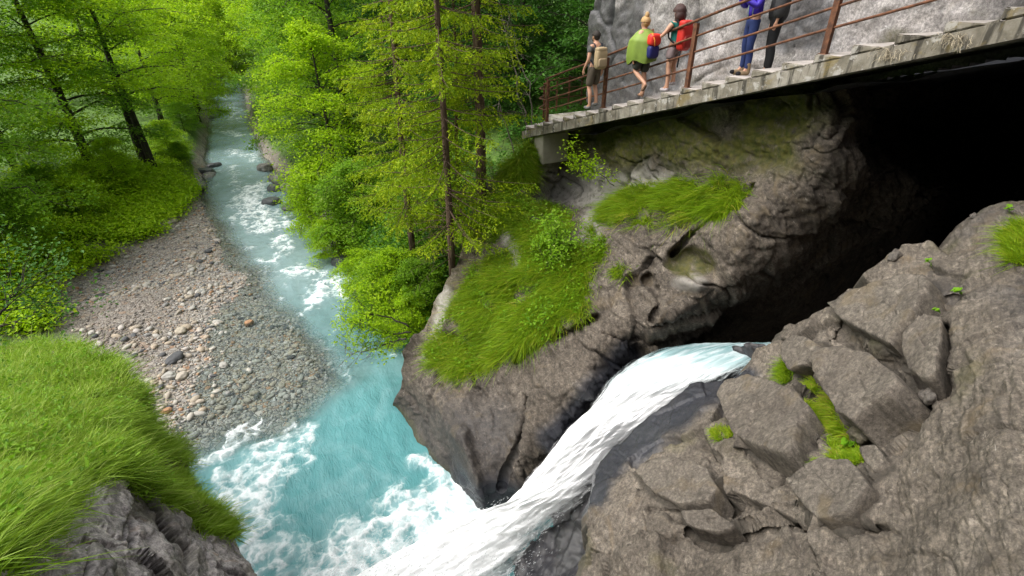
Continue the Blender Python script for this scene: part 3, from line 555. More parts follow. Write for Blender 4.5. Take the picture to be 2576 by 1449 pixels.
def bk_disp(p, n, xy):
    x, y = xy[:, 0], xy[:, 1]
    b, g, tn1 = facets(p + .1 * perlin(p * 1.2)[:, None], 1.5, .07, .14); b2, g2, tn2 = facets(p + 4, 4.2, .025, .12)
    d = .10 * fbm(p * .9, 4) + b + b2 + .015 * beds(p, np.array([.8, -.3, .5]), 8, .5) + .03 * fbm(p * 4, 4) + .008 * fbm(p * 18, 3)
    cr = sstep(.05, 0, g); cr2 = sstep(.05, 0, g2) * .6; d -= .05 * cr + .02 * cr2
    soil = inpoly(xy, BANK_GRASS[0]) | inpoly(xy, BANK_GRASS[1])
    return d, {'tone': .6 * tn1 + .6 * tn2, 'crack': np.clip(cr * .35 + .5 * cr2 + .5 * soil, 0, 1), 'wet': 0 * d, 'moss': np.clip(soil + .35 * sstep(.1, .4, perlin(p * 1.2)), 0, 1)}
BANK_GRASS = [[(-60, 868), (90, 862), (200, 870), (290, 905), (340, 950), (372, 1010), (388, 1080), (392, 1130), (395, 1200), (372, 1255), (330, 1235), (250, 1205), (205, 1225), (170, 1262), (110, 1290), (70, 1340), (20, 1400), (-60, 1440)],
 [(395, 1112), (450, 1108), (465, 1140), (468, 1200), (500, 1235), (540, 1270), (575, 1325), (578, 1360), (530, 1345), (500, 1340), (470, 1300), (430, 1270), (395, 1280)]]
LEFT_MAT = rockmat('lichened_rock', (.17, .155, .155), (.38, .345, .33), (.55, .50, .48), srot=along((.3, -.5, -.7)), sscale=(9, 9, 2.2), fleck=.58, fleckcol=(.5, .48, .47), bumpd=.018, brown=(.30, .15, .06))
BANK_POLY = [(-420, 860), (-150, 855), (90, 868), (200, 876), (290, 912), (335, 955), (368, 1015), (382, 1080), (396, 1118), (452, 1116), (460, 1150), (466, 1205), (500, 1240), (540, 1278), (575, 1335), (590, 1375), (612, 1420), (632, 1455), (690, 1600), (-420, 1600)]
bank = patch('rock_shoulder', bank_rel, BANK_POLY, 3.2, LEFT_MAT, bk_disp, 2.0, (-.3, .2, -1.6)); tag(bank, kind='structure')
# ------------------------------------------------------------------ concrete stairs cut along the cliff
t = NT('stained_concrete')
n1 = t.noise(2.2, 6, .65, dist=.4); c = t.ramp(n1, [(.28, (.15, .13, .105)), (.45, (.31, .285, .235)), (.65, (.46, .43, .38))])
drip = t.noise(1, 5, .6, t.map((7, 7, .9)))
c = t.mix(t.math('MULTIPLY', t.step(drip, .5, .66), .8), c, (.055, .05, .042)); c = t.mix(t.math('MULTIPLY', t.step(t.noise(1.1, 4, dist=1), .56, .68), .45), c, (.20, .155, .06))
c = t.mix(t.math('MULTIPLY', t.step(t.noise(26, 4), .5, .7), .35), c, (.5, .48, .45))
CONC = t.done(t.principled(c, .9, t.bump(t.noise(40, 5, .7), .5, .012, t.bump(n1, .4, .04)), .25))
t = NT('pale_tread'); n1 = t.noise(3, 6, .65); c = t.ramp(n1, [(.3, (.30, .265, .24)), (.6, (.46, .42, .39))]); c = t.mix(t.math('MULTIPLY', t.step(t.noise(22, 5), .5, .68), .4), c, (.22, .20, .18))
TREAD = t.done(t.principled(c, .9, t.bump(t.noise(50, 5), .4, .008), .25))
t = NT('stained_shaded_side'); n1 = t.noise(2.6, 6, .65, dist=.4); c = t.ramp(n1, [(.3, (.085, .075, .058)), (.48, (.185, .165, .13)), (.68, (.30, .275, .235))])
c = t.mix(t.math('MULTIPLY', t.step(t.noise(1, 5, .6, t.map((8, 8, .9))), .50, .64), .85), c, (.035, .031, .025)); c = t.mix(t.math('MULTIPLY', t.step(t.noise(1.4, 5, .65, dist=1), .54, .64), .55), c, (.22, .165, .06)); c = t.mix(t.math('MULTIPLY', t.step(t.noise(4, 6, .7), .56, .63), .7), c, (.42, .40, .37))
SIDE = t.done(t.principled(c, .9, t.bump(t.noise(40, 5, .7), .6, .014, t.bump(n1, .4, .04)), .25))  # real stains over a base darkened to hold the step shading
stairs = empty('concrete_staircase', SP(0, 0, A0[2])); tag(stairs, 'stained concrete staircase climbing along the grey cliff above the gorge', 'staircase')
bpy.context.view_layer.update()
def world_part(o, root):
    o.parent = root; o.matrix_parent_inverse = root.matrix_basis.inverted(); return o
S0, S1, WID = -2, 27, 1.75
sc_ = lambda s: A0[2] + RISE * s / RUN      # nosing line of the flight
def prism(mb, prof, o0, o1, nseg=1):        # prof: list of (s, z) going round; extruded across the flight
    n = len(prof); v = [SP(s, o0, z) for s, z in prof] + [SP(s, o1, z) for s, z in prof]
    q = [(i, (i + 1) % n, n + (i + 1) % n, n + i) for i in range(n)]
    mb.add(np.array(v), q); return n
def polyprism(name, prof, o0, o1, mat, bev=.016):
    bm = bmesh.new(); a = [bm.verts.new(SP(s, o0, z)) for s, z in prof]; b = [bm.verts.new(SP(s, o1, z)) for s, z in prof]; n = len(prof)
    bm.faces.new(a); bm.faces.new(b[::-1])
    for i in range(n): bm.faces.new((a[i], b[i], b[(i + 1) % n], a[(i + 1) % n]))
    bmesh.ops.recalc_face_normals(bm, faces=bm.faces)
    bmesh.ops.bevel(bm, geom=list(bm.edges), offset=bev, segments=2, affect='EDGES')
    bmesh.ops.subdivide_edges(bm, edges=[e for e in bm.edges if e.calc_length() > .12], cuts=5, use_grid_fill=True)
    for v in bm.verts:
        p = np.array([v.co]); v.co += Vector((float(perlin(p * 7)[0]), float(perlin(p * 7 + 9)[0]), float(perlin(p * 9 + 4)[0]))) * .008
    me = bpy.data.meshes.new(name); bm.to_mesh(me); bm.free(); me.materials.append(mat)
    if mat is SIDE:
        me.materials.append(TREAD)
        for f in me.polygons: f.material_index = 1 if f.normal.z > .8 else 0  # upward faces paler, others darker: step light and shade put into colour
    return me
sL, sR = S0 * RUN - .18, S1 * RUN
prof = [(sL, sc_(sL) - .41), (sL, sc_(sL) - .16)]
for k in range(41): s = sL + (sR - sL) * k / 40; prof.append((s + .001, sc_(s) - .165))
prof += [(sR, sc_(sR) - .42)] + [(sR + (sL - sR) * k / 40, sc_(sR + (sL - sR) * k / 40) - .41) for k in range(1, 40)]
bm = bmesh.new(); n = len(prof); a = [bm.verts.new(SP(s, -.10, z)) for s, z in prof]; b = [bm.verts.new(SP(s, WID, z)) for s, z in prof]
bm.faces.new(a); bm.faces.new(b[::-1])
for i in range(n): bm.faces.new((a[i], b[i], b[(i + 1) % n], a[(i + 1) % n]))
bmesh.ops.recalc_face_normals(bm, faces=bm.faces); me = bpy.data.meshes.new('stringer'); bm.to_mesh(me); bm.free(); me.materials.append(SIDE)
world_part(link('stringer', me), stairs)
for i in range(S0, S1):
    s, z = i * RUN, A0[2] + RISE * i
    pr = [(s, sc_(s) - .15), (s, z), (s + RUN - .004, z), (s + RUN - .004, sc_(s + RUN) - .15)]
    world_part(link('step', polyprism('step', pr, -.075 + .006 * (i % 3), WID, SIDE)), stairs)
pm = bmesh.new(); ps = .3
pr = [(-.75, -3.86 - .12), (-.75, -4.5), (-.45, -4.85), (-.28, -4.85), (-.28, -3.78)]
pier = link('support_pier', polyprism('support_pier', [(-.62, -4.09), (-.62, -4.62), (-.38, -4.86), (-.02, -4.9), (-.02, -3.92)], -.02, .95, simple('pale_concrete', (.36, .33, .27), .9, .2, 6), .02)); world_part(pier, stairs)
# ------------------------------------------------------------------ rusty railing
t = NT('rusty_iron'); n1 = t.noise(9, 6, .65)
RUST = t.done(t.principled(t.ramp(n1, [(.3, (.035, .018, .012)), (.5, (.11, .042, .020)), (.68, (.19, .078, .036)), (.8, (.20, .12, .08))]), .75, t.bump(t.noise(60, 4), .4, .004), .4))
rail = empty('metal_railing', SP(0, 0, A0[2])); tag(rail, 'rusty four bar iron railing on bent posts along the concrete stairs', 'railing'); bpy.context.view_layer.update()
RH = 1.2
post_i = [0, 5, 10, 15, 20, 25]
for i in post_i:
    s = (i + .15) * RUN; z = A0[2] + RISE * i; mb = MB(); M = np.column_stack([np.append(sd2, 0), np.append(sn2, 0), (0, 0, 1)])
    mb.box(SP(s, .0, z + .6), .095, .012, 1.22, M); mb.box(SP(s - .044, .035, z + .6), .009, .06, 1.22, M); mb.box(SP(s + .044, .035, z + .6), .009, .06, 1.22, M)
    mb.box(SP(s, .03, z + .006), .13, .13, .012, M); mb.box(SP(s, .025, z + 1.212), .10, .07, .008, M)
    world_part(mb.build('post', RUST, rail, False), rail)
for k, h in enumerate((1.2, .90, .60, .30)):
    mb = MB(); r = .027 if k == 0 else .021; e0 = -1.9 if k else -.1
    pts = [SP(s, .035 + (0 if k else -.01), sc_(s) + h + .04 + .006 * math.sin(s * 2.1 + k)) for s in np.arange(-.1, 25.6 * RUN, .35)]
    if k: pts = [SP(-1.35, .75, sc_(-.1) + h - .05), SP(-.75, .22, sc_(-.1) + h - .02)] + pts
    mb.tube(pts, r, 8); world_part(mb.build('rail', RUST, rail), rail)

# landing rail that turns round the corner behind the stair foot
rail2 = empty('metal_railing', SP(-3.2, 1.2, -3.9)); tag(rail2, 'short dark railing round the landing behind the stair foot, half hidden by leaves', 'railing'); bpy.context.view_layer.update()
lp = [SP(-1.6, .9, -3.85), SP(-2.6, 1.6, -3.9), SP(-3.2, 2.4, -3.95), SP(-3.6, 3.2, -4.0), SP(-3.9, 4.0, -4.05), SP(-4.2, 4.9, -4.1)]
for q_ in lp:
    mb = MB(); mb.box(q_ + (0, 0, .6), .07, .05, 1.2); mb.box(q_ + (0, 0, 1.203), .09, .07, .008); world_part(mb.build('post', RUST, rail2, False), rail2)
for h in (1.15, .8, .45):
    mb = MB(); mb.tube(np.array(lp) + (0, 0, h), .02, 7); world_part(mb.build('rail', RUST, rail2), rail2)
slab_ = MB(); M_ = np.column_stack([np.append(sd2, 0), np.append(sn2, 0), (0, 0, 1)]); slab_.box(SP(-2.0, 3.1, -4.05), 1.3, 2.8, .25, M_); lo_ = link('landing', slab_.mesh('landing', CONC, False)); tag(lo_, kind='structure')
# ------------------------------------------------------------------ river water
wx = np.concatenate([np.arange(-60, -30, 1.0), np.arange(-30, -16, .16), np.arange(-16, 5.5, .085)]); wy = np.concatenate([np.arange(1.5, 30, .085), np.arange(30, 60, .2), np.arange(60, 112, .8)])
X, Y = np.meshgrid(wx, wy); q = np.column_stack([X.ravel(), Y.ravel()]); bed = ground(q); dep = WL - bed
p3 = np.column_stack([q, np.zeros(len(q))]); pxx, pyy, _ = proj(np.column_stack([q, np.full(len(q), WL)]))
def plw(pl): return [tuple(Pz(a, b, WL)[:2]) for a, b in pl]
flow = np.array([-.48, .88]); across = np.array([.88, .48])
f3 = np.column_stack([(q @ flow) * .35, (q @ across), np.zeros(len(q))])
wob = .45 * np.column_stack([fbm(p3 * .8, 3), fbm(p3 * .8 + 20, 3)]); qw = q + wob
foam = np.zeros(len(q)); turb = np.zeros(len(q))
def band(pl, w, a, fallin=.15):
    d = segdist(qw, plw(pl)); return a * sstep(w, w * fallin, d)
foam = np.maximum(foam, band([(900, 1460), (1000, 1400), (1120, 1330), (1180, 1300)], 2.2, 1.15, .25))
foam = np.maximum(foam, band([(640, 1460), (640, 1350), (610, 1260), (650, 1190), (690, 1150)], 1.35, .72))
foam = np.maximum(foam, band([(650, 1150), (690, 1120), (720, 1080), (770, 1085), (765, 1150), (735, 1170)], .55, .62))
foam = np.maximum(foam, band([(530, 1170), (600, 1110), (680, 1055)], .45, .62)); foam = np.maximum(foam, band([(560, 1200), (640, 1155)], .4, .6))
foam = np.maximum(foam, band([(690, 1400), (800, 1380), (900, 1340)], .9, .42)); foam = np.maximum(foam, band([(1050, 1150), (1120, 1215), (1160, 1260)], .35, .7))
foam = np.maximum(foam, band([(880, 1400), (940, 1370), (1010, 1350)], .8, .75))
for pl, w, a in [([(640, 470), (640, 520), (660, 570), (720, 560)], 1.7, .8), ([(585, 420), (600, 480)], .8, .5), ([(700, 600), (720, 630), (690, 650)], .9, .7), ([(740, 680), (800, 690), (840, 730)], 1.0, .85), ([(790, 760), (830, 720), (880, 735)], .8, .8), ([(770, 780), (800, 760)], .6, .6),
    ([(560, 230), (590, 300)], 1.2, .55), ([(560, 330), (600, 340)], 1.2, .6), ([(580, 380), (640, 400)], 1.2, .55), ([(890, 760), (940, 780)], .7, .6), ([(600, 500), (620, 560)], 1, .6), ([(860, 690), (930, 740)], .5, .6)]:
    foam = np.maximum(foam, band(pl, w, a))
rap = sstep(30, 12, segdist(q, plw([(570, 210), (600, 400), (680, 560), (800, 700), (900, 850)])) * 8)
tex = .5 + .5 * fbm(f3 * 1.6 + wob[:, :1] * 1.5, 5, .6); ridg = 1 - np.abs(fbm(p3 * 1.5 + .6 * np.column_stack([perlin(p3), perlin(p3 + 5), 0 * dep]), 4, .55)) * 1.9
foam = np.maximum(foam, .32 * rap * sstep(.55, .8, tex))
foamv = np.clip(foam * (.45 + .75 * np.clip(ridg, 0, 1)) + foam * (tex - .5) * .8, 0, 1)
near_pool = sstep(19, 14, q[:, 1])
z = WL + .035 * fbm(f3 * 2.4, 4) * sstep(.05, .5, dep) + .012 * fbm(p3 * 5, 3) * sstep(.02, .3, dep) + .10 * foamv * np.clip(ridg, 0, 1) + .05 * rap * perlin(f3 * 1.5) + .03 * near_pool * fbm(p3 * 1.3, 3)
nx, ny = len(wx), len(wy); ii = (np.arange(ny - 1)[:, None] * nx + np.arange(nx - 1)[None]).ravel(); wq = np.column_stack([ii, ii + 1, ii + nx + 1, ii + nx]); wq = wq[(dep[wq] > -.15).any(1)]
t = NT('glacial_river_water'); d = t.attr('depth'); fo = t.attr('foam')
fl = t.map((1.6, .55, 1), (0, 0, R(28)))
b = t.bump(t.noise(5, 6, .6, fl, 1.2), .6, .06); b = t.bump(t.noise(18, 4, .6, fl, .8), .45, .016, b)
turq = t.ramp(d, [(0, (.17, .21, .20)), (.3, (.12, .205, .205)), (.6, (.095, .24, .25)), (1, (.08, .238, .25))])
turq = t.mix(t.math('MULTIPLY', t.step(t.noise(.8, 5, .6, dist=1.5), .45, .68), .45), turq, (.17, .33, .345))
turq = t.mix(t.math('MULTIPLY', t.step(fo, .1, .7), .75), turq, (.30, .44, .455))
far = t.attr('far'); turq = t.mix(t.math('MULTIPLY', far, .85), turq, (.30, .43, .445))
fn = t.noise(6, 7, .7, dist=1.4)
wp_ = t.n('ShaderNodeVectorMath', _operation='ADD'); nz_ = t.n('ShaderNodeTexNoise'); nz_.inputs['Scale'].default_value = 1.7; nz_.inputs['Detail'].default_value = 4; t.l(t.pos(), nz_.inputs['Vector']); sc0 = t.n('ShaderNodeVectorMath', _operation='SCALE'); sc0.inputs['Scale'].default_value = 1.1; t.l(nz_.outputs['Color'], sc0.inputs[0]); t.l(t.pos(), wp_.inputs[0]); t.l(sc0.outputs[0], wp_.inputs[1])
vl = t.n('ShaderNodeTexVoronoi', _feature='DISTANCE_TO_EDGE'); vl.inputs['Scale'].default_value = 2.4; t.l(wp_.outputs[0], vl.inputs['Vector']); lace = t.step(vl.outputs['Distance'], .22, .0)
fmask = t.math('MULTIPLY', t.step(t.math('ADD', t.math('ADD', t.math('MULTIPLY', fo, 1.05), t.math('MULTIPLY', t.math('SUBTRACT', lace, .75), .42)), t.math('MULTIPLY', t.math('SUBTRACT', fn, .5), .95)), .16, 1.2), t.step(fo, .04, .3))
pw = t.principled(turq, .12, b, .35); pw.inputs['IOR'].default_value = 1.33
tr = t.n('ShaderNodeBsdfTransparent'); tr.inputs[0].default_value = (.86, .93, .92, 1)
gl = t.n('ShaderNodeBsdfGlossy'); gl.inputs['Roughness'].default_value = .12; t.l(b, gl.inputs['Normal']); fr = t.n('ShaderNodeFresnel'); fr.inputs['IOR'].default_value = 1.33; t.l(b, fr.inputs['Normal'])
clear = t.n('ShaderNodeMixShader'); t.l(fr.outputs[0], clear.inputs[0]); t.l(tr.outputs[0], clear.inputs[1]); t.l(gl.outputs[0], clear.inputs[2])
m1 = t.n('ShaderNodeMixShader'); t.l(t.step(d, .06, .75), m1.inputs[0]); t.l(clear.outputs[0], m1.inputs[1]); t.l(pw.outputs[0], m1.inputs[2])
pf = t.principled((.80, .84, .85), .6, b, .3)
m2 = t.n('ShaderNodeMixShader'); t.l(fmask, m2.inputs[0]); t.l(m1.outputs[0], m2.inputs[1]); t.l(pf.outputs[0], m2.inputs[2])
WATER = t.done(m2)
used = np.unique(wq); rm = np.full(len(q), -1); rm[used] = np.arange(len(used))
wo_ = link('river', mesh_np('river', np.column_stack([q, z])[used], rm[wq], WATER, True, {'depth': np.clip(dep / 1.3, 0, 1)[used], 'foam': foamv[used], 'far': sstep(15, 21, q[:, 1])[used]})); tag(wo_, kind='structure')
# ------------------------------------------------------------------ the fall
LE = [(1745, 864, -7.0), (1672, 876, -7.05), (1600, 908, -7.2), (1545, 950, -7.4), (1500, 1015, -7.9), (1440, 1072, -8.5), (1396, 1128, -9.0), (1345, 1192, -9.6), (1305, 1243, -10.0), (1245, 1298, -10.45), (1130, 1318, -10.75), (1030, 1380, -10.85), (900, 1450, -10.95), (800, 1530, -11)]
RE = [(1975, 862, -7.0), (1925, 880, -7.05), (1890, 915, -7.1), (1800, 960, -7.25), (1720, 1010, -7.7), (1640, 1075, -8.2), (1550, 1140, -8.9), (1500, 1205, -9.4), (1455, 1262, -9.8), (1395, 1305, -10.2), (1330, 1360, -10.6), (1285, 1420, -10.8), (1235, 1480, -10.9), (1180, 1560, -11)]
L3 = np.array([Pz(*a) for a in LE]); R3 = np.array([Pz(*a) for a in RE])
def resample(p, n):
    d = np.concatenate([[0], np.cumsum(np.linalg.norm(np.diff(p, axis=0), axis=1))]); tt = np.linspace(0, d[-1], n)
    out = np.column_stack([np.interp(tt, d, p[:, k]) for k in range(3)]); ker = np.ones(9) / 9
    for k in range(3): out[:, k] = np.convolve(np.pad(out[:, k], 4, 'edge'), ker, 'valid')
    return out
NU, NV = 320, 150; Ls, Rs = resample(L3, NU), resample(R3, NU)
U, V_ = np.meshgrid(np.linspace(0, 1, NU), np.linspace(-.06, 1.06, NV), indexing='ij'); u, v = U.ravel(), V_.ravel()
iu = np.clip((u * (NU - 1)).round().astype(int), 0, NU - 1); fp = Ls[iu] + (Rs[iu] - Ls[iu]) * v[:, None]; wdt = np.linalg.norm(Rs - Ls, axis=1)[iu]
fc = np.column_stack([u * 3.2, v * wdt * 1.6, 0 * u]); fc = fc + .25 * np.column_stack([0 * u, perlin(np.column_stack([u * 6, v * wdt, 0 * u])), 0 * u])
rg = 1 - np.abs(fbm(fc * (2.2, 2.6, 1), 5, .6)); tb = sstep(.05, .45, u)
vm = np.clip(v, 0, 1); dome = (4 * vm * (1 - vm)) ** .6
fw = np.column_stack([u * 9.5, v * wdt, 0 * u]); lift = dome * (.03 + .51 * tb) + tb * (.085 * fbm(fw * (.9, 1.1, 1), 4, .55) + .035 * fbm(fw * (2.6, 3.2, 1) + 9, 4, .6)) + .03 * fbm(fc * (2, 3, 1), 3)
lift -= .5 * np.clip(-v, 0, 1) + .5 * np.clip(v - 1, 0, 1)
fp = fp + np.column_stack([-.30 * lift, -.25 * lift, .92 * lift])
ed = np.minimum(v + .05, 1.05 - v) * wdt
ii = (np.arange(NU - 1)[:, None] * NV + np.arange(NV - 1)[None]).ravel()
t = NT('white_falling_water'); ed_ = t.attr('edge'); fu = t.attr('fu'); fv = t.attr('fv')
cb = t.n('ShaderNodeCombineXYZ'); t.l(fu, cb.inputs[0]); t.l(fv, cb.inputs[1])
s1 = t.noise(1, 7, .62, t.map((11, 7, 1), src=cb.outputs[0]), .6); s2 = t.noise(1, 6, .65, t.map((26, 26, 1), src=cb.outputs[0]), .4)
top_ = t.step(fu, .05, .36)  # teal water at the head, dimmed to paint in its shade
colr = t.mix(t.math('MULTIPLY', t.step(s1, .5, .34), .45), (.95, .955, .96), (.89, .91, .92)); colr = t.mix(top_, t.mix(t.step(s1, .4, .6), (.24, .40, .42), (.58, .68, .70)), colr)
bb = t.bump(s1, .16, .05); bb = t.bump(s2, .16, .02, bb)
pr0 = t.principled(colr, .7, bb, .15); tl_ = t.n('ShaderNodeBsdfTranslucent'); t.l(colr, tl_.inputs[0]); pr_ = t.n('ShaderNodeMixShader'); pr_.inputs[0].default_value = .12; t.l(pr0.outputs[0], pr_.inputs[1]); t.l(tl_.outputs[0], pr_.inputs[2])
al = t.step(t.math('ADD', ed_, t.math('MULTIPLY', t.math('SUBTRACT', s2, .5), .9)), -.02, .34)
tr = t.n('ShaderNodeBsdfTransparent'); mx = t.n('ShaderNodeMixShader'); t.l(al, mx.inputs[0]); t.l(tr.outputs[0], mx.inputs[1]); t.l(pr_.outputs[0], mx.inputs[2])
FALLM = t.done(mx)
fo_ = link('waterfall', mesh_np('waterfall', fp, np.column_stack([ii, ii + 1, ii + NV + 1, ii + NV]), FALLM, True, {'edge': ed, 'fu': u, 'fv': v * wdt * .5})); tag(fo_, kind='structure')
# torn spray along the fall and at its foot
rgw = np.random.default_rng(77); n = 5000; us = np.clip(rgw.beta(9, 1.3, n), .6, .995); vs = np.where(rgw.random(n) < .85, np.where(rgw.random(n) < .6, rgw.normal(.0, .07, n), rgw.normal(1.0, .05, n)), rgw.random(n)); iu = (us * (NU - 1)).astype(int)
ps = Ls[iu] + (Rs[iu] - Ls[iu]) * vs[:, None]; tgv = np.gradient((Ls + Rs) / 2, axis=0); tgv /= np.linalg.norm(tgv, axis=1)[:, None]; vd = tgv[iu] + rgw.normal(0, .28, (n, 3)) + np.array([-.1, -.05, .25])
vmid = np.clip(vs, 0, 1); hgt = (4 * vmid * (1 - vmid)) ** .6 * (.15 + .45 * sstep(.05, .45, us)) + np.abs(rgw.normal(0, .10, n)) * sstep(.1, .5, us) + .05
ps = ps + np.column_stack([-.3 * hgt, -.25 * hgt, .95 * hgt]); ft = us > .8; ps[ft] += rgw.normal(0, 1, (ft.sum(), 3)) * (.35, .35, .16)
vd /= np.linalg.norm(vd, axis=1)[:, None]; Ln = rgw.uniform(.02, .07, n)[:, None]; wv = np.cross(vd, rgw.normal(0, 1, (n, 3))); wv /= np.linalg.norm(wv, axis=1)[:, None]; wd_ = rgw.uniform(.004, .012, n)[:, None]
gv = np.array([0, 0, -1.]); V = np.stack([ps, ps + vd * Ln * .5 + wv * wd_, ps + vd * Ln + gv * Ln * .25, ps + vd * Ln * .5 - wv * wd_], 1).reshape(-1, 3)
t = NT('water_spray'); p_ = t.principled((.92, .94, .95), .6, None, .2); tl_ = t.n('ShaderNodeBsdfTranslucent'); tl_.inputs[0].default_value = (.9, .92, .94, 1); tr_ = t.n('ShaderNodeBsdfTransparent'); m1 = t.n('ShaderNodeMixShader'); m1.inputs[0].default_value = .45; t.l(p_.outputs[0], m1.inputs[1]); t.l(tl_.outputs[0], m1.inputs[2]); m2 = t.n('ShaderNodeMixShader'); m2.inputs[0].default_value = .55; t.l(tr_.outputs[0], m2.inputs[1]); t.l(m1.outputs[0], m2.inputs[2])
sp_ = link('spray', mesh_np('spray', V, (np.arange(n) * 4)[:, None] + np.arange(4)[None], t.done(m2), False)); tag(sp_, kind='stuff')
# wet bedrock chute that carries the fall
ch = []
ch_rel = Relief([(1450, 1260, zc(1450, 1260, -9.95)), (1400, 1310, zc(1400, 1310, -10.35)), (1330, 1370, zc(1330, 1370, -10.8)), (1280, 1440, zc(1280, 1440, -11.0)), (1250, 1500, zc(1250, 1500, -11.1)), (1470, 1350, zc(1470, 1350, -9.7)), (1440, 1440, zc(1440, 1440, -10.1)), (1420, 1530, zc(1420, 1530, -10.1)), (1520, 1300, zc(1520, 1300, -9.2)), (1540, 1180, zc(1540, 1180, -8.7)), (1620, 1120, zc(1620, 1120, -8.15)), (1740, 1030, zc(1740, 1030, -7.55)), (1850, 985, zc(1850, 985, -7.0)), (1900, 930, zc(1900, 930, -6.7)),
  (1600, 1000, zc(1600, 1000, -8.3)), (1450, 1130, zc(1450, 1130, -9.4)), (1350, 1250, zc(1350, 1250, -10.5)), (1200, 1400, zc(1200, 1400, -11.4)), (1700, 920, zc(1700, 920, -7.6)), (1600, 1350, zc(1600, 1350, -9)), (1600, 1500, zc(1600, 1500, -9.4)), (1540, 930, zc(1540, 930, -8.0))])
FALLPOLY = [a[:2] for a in LE] + [a[:2] for a in RE[::-1]]
def ch_disp(p, n, xy):
    fa, fg0, ftn = facets(p + .2 * perlin(p)[:, None], .8, .3, .3); inf_ = inpoly(xy, FALLPOLY).astype(float); d = -.42 * inf_ - .12 + .25 * (1 - inf_) * fbm(p * .7, 4) + fa * (1 - .7 * inf_) + .08 * beds(p, RN, 5, .5) + .03 * fbm(p * 4, 3); o = np.ones(len(p)); return d, {'tone': ftn, 'wet': o * .9, 'crack': .6 * sstep(.3, .6, beds(p + 2, RN, 6, .5)), 'moss': .4 * sstep(.2, .5, perlin(p * 1.2))}
chute = patch('wet_bedrock', ch_rel, [(1500, 960), (1620, 860), (1920, 850), (1960, 930), (1800, 1060), (1700, 1130), (1640, 1300), (1620, 1540), (1150, 1540), (1180, 1380), (1300, 1260), (1420, 1120)], 3.2, RIGHT_MAT, ch_disp, 1.0, (0, .1, -.8)); tag(chute, kind='structure')
# ------------------------------------------------------------------ leaves, grass
def leafmat(name, stops, trans=.4, rough=.5, var=.25):
    t = NT(name); r = t.attr('rnd'); oi = t.n('ShaderNodeObjectInfo')
    f = t.math('ADD', t.math('MULTIPLY', r, .8), t.math('MULTIPLY', oi.outputs['Random'], .2))
    c = t.ramp(f, stops)
    p = t.principled(c, rough, None, .2)
    tl = t.n('ShaderNodeBsdfTranslucent'); t.l(t.mix(.5, c, (1.0, 1.0, .25), 'MULTIPLY'), tl.inputs[0]); 
    tl2 = t.n('ShaderNodeBsdfTranslucent'); t.l(c, tl2.inputs[0])
    m = t.n('ShaderNodeMixShader'); m.inputs[0].default_value = trans; t.l(p.outputs[0], m.inputs[1]); t.l(tl2.outputs[0], m.inputs[2])
    return t.done(m)
LEAF_A = leafmat('bright_maple_leaf', [(0, (.13, .26, .004)), (.4, (.28, .46, .006)), (.75, (.40, .58, .010)), (1, (.50, .64, .05))], .54)
LEAF_B = leafmat('mid_green_leaf', [(0, (.07, .17, .006)), (.5, (.17, .34, .012)), (.85, (.26, .42, .022)), (1, (.38, .48, .13))], .5)
LEAF_C = leafmat('deep_green_leaf', [(0, (.025, .08, .008)), (.5, (.05, .15, .014)), (.9, (.09, .22, .02)), (1, (.15, .26, .06))], .42)
LEAF_S = leafmat('spruce_needles', [(0, (.07, .14, .004)), (.35, (.20, .32, .006)), (.75, (.36, .46, .009)), (1, (.52, .54, .02))], .42, .6)
GRASS_F = leafmat('lush_meadow_grass', [(0, (.09, .18, .010)), (.4, (.20, .34, .018)), (.8, (.30, .44, .04)), (.93, (.38, .46, .10)), (1, (.44, .38, .17))], .42, .45)
GRASS_C = leafmat('cliff_grass', [(0, (.08, .16, .006)), (.4, (.17, .30, .008)), (.72, (.27, .38, .012)), (.88, (.36, .36, .035)), (1, (.40, .28, .09))], .42, .5)
def barkmat(name, a, b, c, moss=.3):
    t = NT(name); n1 = t.noise(1, 6, .65, t.map((14, 14, 2.5)), .6); col = t.ramp(n1, [(.3, a), (.5, b), (.72, c)])
    col = t.mix(t.math('MULTIPLY', t.step(t.noise(2.2, 5), .5, .68), moss), col, (.045, .06, .012))
    return t.done(t.principled(col, .9, t.bump(n1, .8, .03), .2))
BARK_D = barkmat('dark_bark', (.016, .014, .011), (.04, .034, .026), (.085, .075, .058), .45)
BARK_S = barkmat('spruce_bark', (.045, .03, .022), (.105, .068, .047), (.18, .13, .10), .08)
TWIG = barkmat('dry_twig', (.05, .042, .035), (.10, .085, .07), (.17, .15, .125), .1)
def orient(rg, n, tilt):
    """n leaf frames: normals scattered about up, random heading"""
    a = rg.random(n) * 2 * math.pi; th = np.abs(rg.normal(0, tilt, n)); nx_ = np.sin(th) * np.cos(a); ny_ = np.sin(th) * np.sin(a); nz_ = np.cos(th)
    N = np.column_stack([nx_, ny_, nz_]); h = rg.random(n) * 2 * math.pi; T = np.column_stack([np.cos(h), np.sin(h), np.zeros(n)])
    T -= N * (T * N).sum(1)[:, None]; T /= np.linalg.norm(T, axis=1)[:, None] + 1e-9
    return N, T, np.cross(N, T)
def leaf_arrays(c, rg, size, tilt=.6, aspect=.62, droop=.25):
    n = len(c); N, T, B = orient(rg, n, tilt); s = (size * (.65 + .7 * rg.random(n)))[:, None]
    T = T - np.array([0, 0, droop]); T /= np.linalg.norm(T, axis=1)[:, None]
    v = np.stack([c - T * s * .5, c + B * s * aspect * .5 + N * s * .10, c + T * s * .55 - N * s * .06, c - B * s * aspect * .5 + N * s * .10], 1).reshape(-1, 3)
    q = (np.arange(n) * 4)[:, None] + np.arange(4)[None]; return v, q
def bez(a, b, c, n):
    t = np.linspace(0, 1, n)[:, None]; return (1 - t) ** 2 * a + 2 * t * (1 - t) * b + t * t * c
